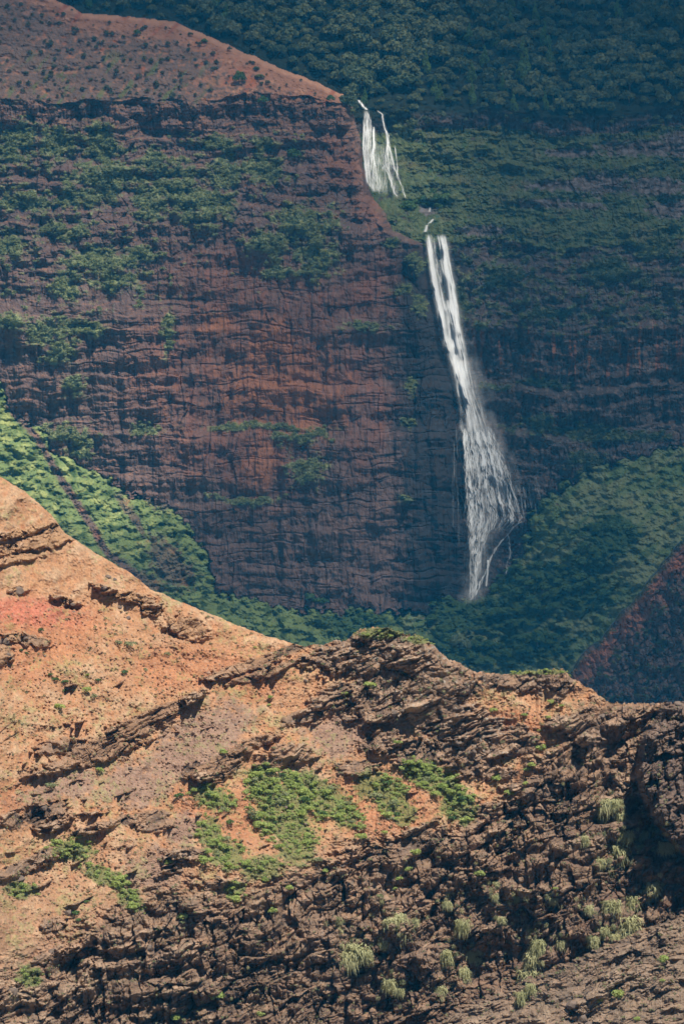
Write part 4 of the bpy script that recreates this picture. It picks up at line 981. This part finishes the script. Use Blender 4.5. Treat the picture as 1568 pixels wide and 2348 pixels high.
ONE = [(117, 1549, 12, 'd'), (128, 1560, 17, 'd'), (151, 1566, 16, 'd'), (150, 1587, 14, 'd'), (170, 1584, 10, 'o'), (202, 1549, 10, 'g'), (226, 1563, 14, 'd'), (288, 1543, 17, 'd'), (200, 1587, 24, 'g'), (136, 1626, 24, 'g'), (215, 1600, 16, 'o'), (95, 1446, 14, 'd'), (50, 1494, 14, 'd'), (62, 1499, 12, 'd'), (337, 1538, 14, 'o'), (300, 1480, 26, 'o'), (272, 1478, 20, 'o'), (385, 1502, 14, 'o'),
       (620, 1601, 14, 'g'), (618, 1618, 12, 'g'), (511, 1728, 22, 'g'), (415, 1616, 11, 'd'), (585, 1485, 9, 'g'), (1264, 1613, 17, 'g'), (1286, 1621, 14, 'g'), (1131, 1631, 18, 'g'), (1201, 1641, 16, 'g'), (1257, 1647, 14, 'g'), (1236, 1676, 11, 'g'), (1239, 1723, 27, 'g'), (1216, 1757, 22, 'g'), (846, 1575, 30, 'g'), (792, 1595, 16, 'g'), (914, 1706, 20, 'g'), (954, 1752, 24, 'g'),
       (230, 1770, 20, 'g'), (115, 1806, 28, 'o'), (388, 1986, 26, 'g'), (472, 1980, 34, 'g'), (418, 2108, 30, 'g'), (176, 2095, 19, 'd'), (181, 2114, 14, 'd'), (608, 2021, 22, 'g'), (661, 2040, 22, 'g'), (537, 2070, 38, 'g'), (626, 2094, 24, 'g'), (370, 2100, 24, 'g'), (363, 2136, 16, 'd'), (528, 1888, 20, 'd'), (410, 1826, 20, 'd'), (490, 2292, 40, 'g'), (410, 2340, 28, 'g'), (200, 2070, 14, 'd'),
       (827, 1924, 28, 'g'), (880, 1911, 17, 'g'), (951, 1962, 28, 'g'), (933, 1998, 22, 'g'), (917, 2018, 20, 'g'), (906, 2040, 13, 'g'), (869, 2060, 20, 'o'), (1096, 2008, 26, 'g'), (1136, 1790, 30, 'g'), (1165, 1822, 26, 'g'), (1206, 1768, 20, 'g'), (1204, 1800, 16, 'g'), (1414, 2288, 34, 'g'), (1524, 2205, 30, 'g'), (1517, 2250, 14, 'g'), (1375, 2298, 22, 'g'), (1460, 2340, 18, 'g'), (730, 1975, 22, 'o'), (745, 2000, 18, 'g'), (1275, 2040, 14, 'g'), (600, 2330, 20, 'g')]
def side(px): return 'left' if px < 520 else 'central' if px < 1040 else 'right'
for i, (px, py, w, k) in enumerate(ONE):
    nm = {'g': 'leafy green', 'o': 'dry grey green', 'd': 'dark rounded'}[k]; me = {'g': BG, 'o': BO, 'd': BD}[k]
    sz = 'tiny' if w < 15 else 'small' if w < 22 else 'medium' if w < 30 else 'large'
    _, rk_, cf_, _ = near_pt(px, py)
    on = 'on the dark rock face' if cf_ > .5 else 'among the brown ledges' if rk_ > .5 else ('on the orange soil' if py < 1750 else 'on the stony lower soil')
    near_obj('shrub', me[RS.integers(len(me))], px, py, w * 1.25, f'{sz} {nm} shrub alone {on} in the {side(px)} part', 'shrub', 'scattered single shrubs', .9)
TF = [(1190, 230, 26), (1275, 215, 30), (1300, 300, 34), (1260, 370, 56), (1185, 425, 30), (1225, 460, 28), (1370, 360, 26), (1240, 620, 44), (1420, 540, 40), (1390, 570, 36), (1330, 600, 40), (1310, 700, 50), (895, 800, 44), (880, 860, 56), (870, 940, 60), (820, 1040, 34), (550, 710, 40), (475, 850, 40), (260, 690, 60), (220, 700, 36), (60, 820, 60), (20, 860, 50), (110, 850, 34), (215, 980, 34), (260, 1015, 26), (480, 620, 24),
      (965, 600, 26), (860, 745, 22), (1250, 770, 28), (1150, 785, 30), (705, 530, 22), (450, 1010, 30), (1000, 800, 30), (1130, 640, 26), (800, 590, 22), (730, 690, 22), (590, 850, 34), (1110, 320, 26), (1440, 290, 36), (1480, 350, 36), (1200, 160, 40), (1250, 155, 30), (-20, 690, 20), (700, 590, 20), (560, 930, 30), (620, 880, 24), (1380, 300, 24), (340, 700, 20), (190, 800, 22), (860, 1000, 30), (1200, 740, 26)]
for zx, zy, zw in TF:
    px, py = 784 + zx * .5, 1760 + zy * .5
    sz = 'small' if zw < 28 else 'medium' if zw < 42 else 'large'
    where = 'at the far right of the dark face' if px > 1400 else 'in the upper right of the dark face' if py < 2000 else 'low in the middle of the dark face' if px < 1150 else 'on the lower right dark face'
    near_obj('grass_tuft', TU[RS.integers(5)], px, py, zw * 1.4, f'{sz} pale straw grass tuft hanging {where}', 'grass tuft', 'pale grass tufts on the rock face', 1.0, 0)
# small growth on the dark face that nobody could count: straw and green sprigs in the cracks
RF = np.random.default_rng(31); tl = [tuft(170 + i, 90) for i in range(4)]; ts = [crown_bush(180 + i, 26, .22, 5) for i in range(4)]
ia, ib = [], []
for zx, zy, zw in TF:
    for k in range(7):
        px, py = 784 + zx * .5 + RF.normal() * zw * .55, 1760 + zy * .5 + RF.normal() * zw * .45
        if px > 1700 or py > 2500: continue
        p, *_r = near_pt(px, py); w = NP * RF.uniform(9, 22); (ia if RF.uniform() < .6 else ib).append(((tl if len(ia) < 1e9 and RF.uniform() < 2 else ts)[RF.integers(4)], p + np.array([0, -.25 * w, 0]), w, RF.uniform(0, 6.28)))
for k in range(2600):
    px, py = RF.uniform(-100, 1660), RF.uniform(1440, 2480)
    if py < crest[int((px + 180) / 1.75)] + 5: continue
    p, rk_, cf_, nv_ = near_pt(px, py)
    if rk_ < .5 or fbm(np.array([px / 45]), np.array([py / 45]), 2, 77)[0] < .02: continue
    w = NP * RF.uniform(5, 13)
    if RF.uniform() < .5: ia.append((tl[RF.integers(4)], p + np.array([0, -.2 * w, 0]), w, RF.uniform(0, 6.28)))
    else: ib.append((ts[RF.integers(4)], p + np.array([0, -.15 * w, -.1 * w]), w, RF.uniform(0, 6.28)))
merged('straw_sprigs', ia, LM_TUFT, kind='stuff', label='small straw coloured grass sprigs in the cracks of the dark face', category='grass')
merged('crack_scrub', ib, LM_OLIVE, kind='stuff', label='small grey green scrub in the cracks of the dark face', category='scrub')
# boulders
def boulder_np(seed):
    import bmesh
    rng = np.random.default_rng(seed); bm = bmesh.new(); bmesh.ops.create_icosphere(bm, subdivisions=3, radius=.5)
    pl = rng.normal(size=(14, 3)); pl /= np.linalg.norm(pl, axis=1, keepdims=True); d = rng.uniform(.3, .46, 14)
    for v in bm.verts:
        c = np.array(v.co)
        for n_, k in zip(pl, d):
            t = c @ n_
            if t > k: c = c - n_ * (t - k) * .95
        v.co = c * (1 + rng.normal() * .012)
    me = bpy.data.meshes.new('boulder'); bm.to_mesh(me); bm.free(); me.materials.append(M_STONE); return me
M_STONE = plain_mat('boulder_rock', (.17, .13, .105), .55, 2.2)
BM = [boulder_np(700 + i) for i in range(6)]
BL = [(42, 1353, 30), (277, 1391, 12), (295, 1416, 15), (8, 1468, 30), (247, 1320, 16), (262, 1328, 12), (240, 1346, 14), (168, 1384, 12), (128, 1378, 13), (170, 1402, 10), (60, 1462, 16), (20, 1500, 14), (486, 1416, 8), (103, 1504, 9), (420, 1960, 10), (45, 2014, 22), (1553, 1606, 26), (1495, 1614, 12), (860, 1622, 12), (905, 1632, 16), (925, 1628, 12), (1050, 1700, 18), (1085, 1722, 16), (1240, 1590, 12), (1380, 1640, 18), (700, 1888, 10), (436, 1916, 14), (655, 1850, 10), (893, 1935, 18), (784, 1985, 12), (500, 2012, 16), (340, 2170, 20), (160, 2090, 24), (100, 1850, 18), (120, 2180, 20), (30, 2270, 24), (300, 1760, 12), (360, 1700, 12), (540, 1660, 10), (700, 1560, 12), (730, 1620, 14), (1330, 2330, 34), (1310, 2300, 24), (1350, 2350, 30)]
for i, (px, py, w) in enumerate(BL):
    sz = 'small' if w < 13 else 'medium sized' if w < 20 else 'large'
    _, rk_, cf_, _ = near_pt(px, py)
    on = 'on the crest line' if py < crest[int((px + 180) / 1.75)] + 12 else 'on the orange slope' if py < 1560 else 'below the strata ledges' if py < 1950 else 'on the lower slope'
    near_obj('boulder', BM[RS.integers(6)], px, py, w, f'{sz} dark angular boulder {on} in the {side(px)} part', 'boulder', 'loose dark boulders', .8, .12)
# loose stones and dry grass nobody could count
sl_ = [boulder_small for boulder_small in ()]
def stone_np(seed):
    rng = np.random.default_rng(seed)
    v = np.array([[1, 0, 0], [-1, 0, 0], [0, 1, 0], [0, -1, 0], [0, 0, 1], [0, 0, -1.]]) * .5 * rng.uniform(.6, 1.2, (6, 1)) + rng.normal(size=(6, 3)) * .06
    f = np.array([[0, 2, 4], [2, 1, 4], [1, 3, 4], [3, 0, 4], [2, 0, 5], [1, 2, 5], [3, 1, 5], [0, 3, 5]])
    return v, f
st_ = [stone_np(i) for i in range(8)]
items = []; gitems = []
thk = [crown_bush(950 + i, 40, .2, 5) for i in range(4)]
LM_THK = leaf_mat('thicket_leaves', (.25, .35, .09), (.54, .60, .24), .4, 0.)
gt = [crown_bush(900 + i, 9, .3, 4) for i in range(4)]
while len(items) < 7000:
    px, py = RS.uniform(-100, 1660), RS.uniform(1100, 2400)
    j = int((px + 180) / 1.75)
    if py < crest[j] + 6: continue
    p, rk_, cf_, nv_ = near_pt(px, py)
    if cf_ > .4: continue
    w = NP * (1.6 + RS.exponential(1.7)) * (.7 if py < 1450 else 1.0)
    items.append((st_[RS.integers(8)], p, w, RS.uniform(0, 6.28)))
merged('loose_stones', items, plain_mat('loose_stone', (.33, .22, .15), .4, .4), kind='stuff', label='loose stones strewn over the orange soil', category='stones')
while len(gitems) < 2600:
    px, py = RS.uniform(-100, 1660), RS.uniform(1400, 2450)
    j = int((px + 180) / 1.75)
    if py < crest[j] + 6: continue
    p, rk_, cf_, nv_ = near_pt(px, py)
    if RS.uniform() > .22 + .6 * ss(-.6, .1, np.array(nv_)) + .25 * float(fbm(np.array([px / 90]), np.array([py / 70]), 2, 5)[0] > .1): continue
    w = NP * RS.uniform(5, 13)
    gitems.append((gt[RS.integers(4)], p - np.array([0, 0, .1 * w]), w, RS.uniform(0, 6.28)))
items = []
for cx, cy, rx, ry, an, where, cnt in ZN:
    a0 = math.radians(an)
    for k in range(cnt * 3):
        a = RS.uniform(0, 6.28); q = RS.uniform() ** .6; u, v = rx * q * 1.08 * math.cos(a), ry * q * 1.08 * math.sin(a)
        p, *_r = near_pt(cx + u * math.cos(a0) - v * math.sin(a0), cy + u * math.sin(a0) + v * math.cos(a0)); w = NP * RS.uniform(8, 20) * (.5 if cy < 1560 else 1)
        items.append((thk[RS.integers(4)], p - np.array([0, 0, .1 * w]), w, RS.uniform(0, 6.28)))
merged('thicket_undergrowth', items, LM_THK, kind='stuff', label='low green leafy undergrowth filling the thickets of the near slope', category='undergrowth')
merged('dry_scrub', gitems, leaf_mat('dry_scrub_leaves', (.17, .18, .08), (.34, .33, .19), .2, 0.), kind='stuff', label='small dry scrub dotted over the near slope', category='scrub')

# ================================================================== AIR
hz = bpy.data.materials.new('haze'); hz.use_nodes = True; n_ = hz.node_tree; n_.nodes.remove(n_.nodes['Principled BSDF'])
pv = n_.nodes.new('ShaderNodeVolumePrincipled'); pv.inputs['Color'].default_value = (.035, .42, .88, 1); pv.inputs['Absorption Color'].default_value = (1, 1, 1, 1)
pv.inputs['Density'].default_value = .00007; pv.inputs['Anisotropy'].default_value = 0.
n_.links.new(pv.outputs[0], n_.nodes['Material Output'].inputs['Volume'])
hx, hy0, hy1, hz0, hz1 = 3600, -700, 6100, -80, 640
v = np.array([[x, y, z] for x in (-hx, hx) for y in (hy0, hy1) for z in (hz0, hz1)], f32)
f = np.array([[0, 1, 3, 2], [4, 6, 7, 5], [0, 4, 5, 1], [2, 3, 7, 6], [0, 2, 6, 4], [1, 5, 7, 3]])
link('haze', mesh_np('haze', v, f), hz, kind='stuff', label='thin blue air haze filling the canyon', category='haze')

# ---- unseen cloudbank added far above the air box, shaped to shade the far wall
ZC = 2600.; sx_, sy_ = SUN[0] / SUN[2], SUN[1] / SUN[2]
ccx, ccy = np.meshgrid(np.linspace(-1500, 3200, 150, dtype=f32), np.linspace(4200, 1000, 150, dtype=f32))
pys = np.arange(-110, 1500, 10.)
def keyline(a_, b_):
    """where along the cloud the shade for each height of the wall is thrown"""
    j0, j1 = int((a_ + 170) / SX), int((b_ + 170) / SX)
    m = blur(np.repeat(Y_FAR[:, j0:j1].mean(1, keepdims=True), 8, 1), 30, 1)[:, 4]
    Yr_ = np.interp(pys, fy, m); z_ = P(np.full(pys.shape, 784.), pys, Yr_)[:, 2]
    k_ = np.minimum.accumulate(Yr_ + sy_ * (ZC - z_)); return k_[::-1], Yr_[::-1], z_[::-1]
kl, kr = keyline(0, 700), keyline(1000, 1400)
cpyL = np.interp(ccy, kl[0], pys[::-1]); cpyR = np.interp(ccy, kr[0], pys[::-1])
def topx(k_): 
    z_ = np.interp(ccy, k_[0], k_[2]); y_ = np.interp(ccy, k_[0], k_[1]); return 784 + (ccx - sx_ * (ZC - z_)) / y_ * FPX
wR = ss(700, 1000, topx(kl)); cpx = lerp(topx(kl), topx(kr), wR); cpy = lerp(cpyL, cpyR, wR)
tau = 1.02 + 0 * cpx
tau = tau + .5 * ss(900, 1300, cpx) + 2.4 * ss(1000, 1650, cpx) * ss(420, -60, cpy)
tau = tau - 1.0 * ss(-.6, .4, blobs(cpx, cpy, [(40, 1080, 440, 280)]))
tau = tau - .5 * ss(-.4, .5, blobs(cpx, cpy, [(250, 420, 420, 300)])) 
tau = tau + .45 * ss(-.5, .3, blobs(cpx, cpy, [(250, 110, 450, 110)])) - .7 * ss(-.6, .4, blobs(cpx, cpy, [(1080, 950, 110, 520), (870, 330, 90, 160)])) - .3 * ss(-.5, .5, blobs(cpx, cpy, [(1000, 120, 300, 140)]))  # thickened over the crown, thinned over the falls to brighten the water
tau = tau + fbm(ccx / 120, ccy / 120, 4, 801) * .55
tau = np.clip(tau, .12, 4)
ed = np.minimum(np.minimum(ccx + 1500, 3200 - ccx), np.minimum(ccy - 1000, 4200 - ccy)) / 320.
tau = tau * ss(0, 1, ed + fbm(ccx / 200, ccy / 200, 3, 802) * .3) + .002
SIG = .012
th = tau / SIG * SUN[2]
zb = ZC + fbm(ccx / 300, ccy / 300, 3, 803) * 30
top = np.stack([ccx, ccy, zb + th], -1).reshape(-1, 3); bot = np.stack([ccx, ccy, zb], -1).reshape(-1, 3)
ft = grid_faces(150, 150); nn = 150 * 150
idx = np.arange(nn).reshape(150, 150); bd = np.concatenate([idx[0, :], idx[1:, -1], idx[-1, -2::-1], idx[-2:0:-1, 0]])
side_f = np.stack([bd, np.roll(bd, -1), np.roll(bd, -1) + nn, bd + nn], -1)
cm = bpy.data.materials.new('shade_cloud_vapour'); cm.use_nodes = True; n_ = cm.node_tree; n_.nodes.remove(n_.nodes['Principled BSDF'])
pv = n_.nodes.new('ShaderNodeVolumePrincipled'); pv.inputs['Color'].default_value = (1, 1, 1, 1); pv.inputs['Absorption Color'].default_value = (1, 1, 1, 1); pv.inputs['Density'].default_value = SIG
n_.links.new(pv.outputs[0], n_.nodes['Material Output'].inputs['Volume'])
link('shade_cloud', mesh_np('shade_cloud', np.concatenate([top, bot]), np.concatenate([ft, ft[:, ::-1] + nn, side_f])), cm, kind='structure', label='unseen cloudbank added to shade the far side of the canyon', category='shade_cloud')
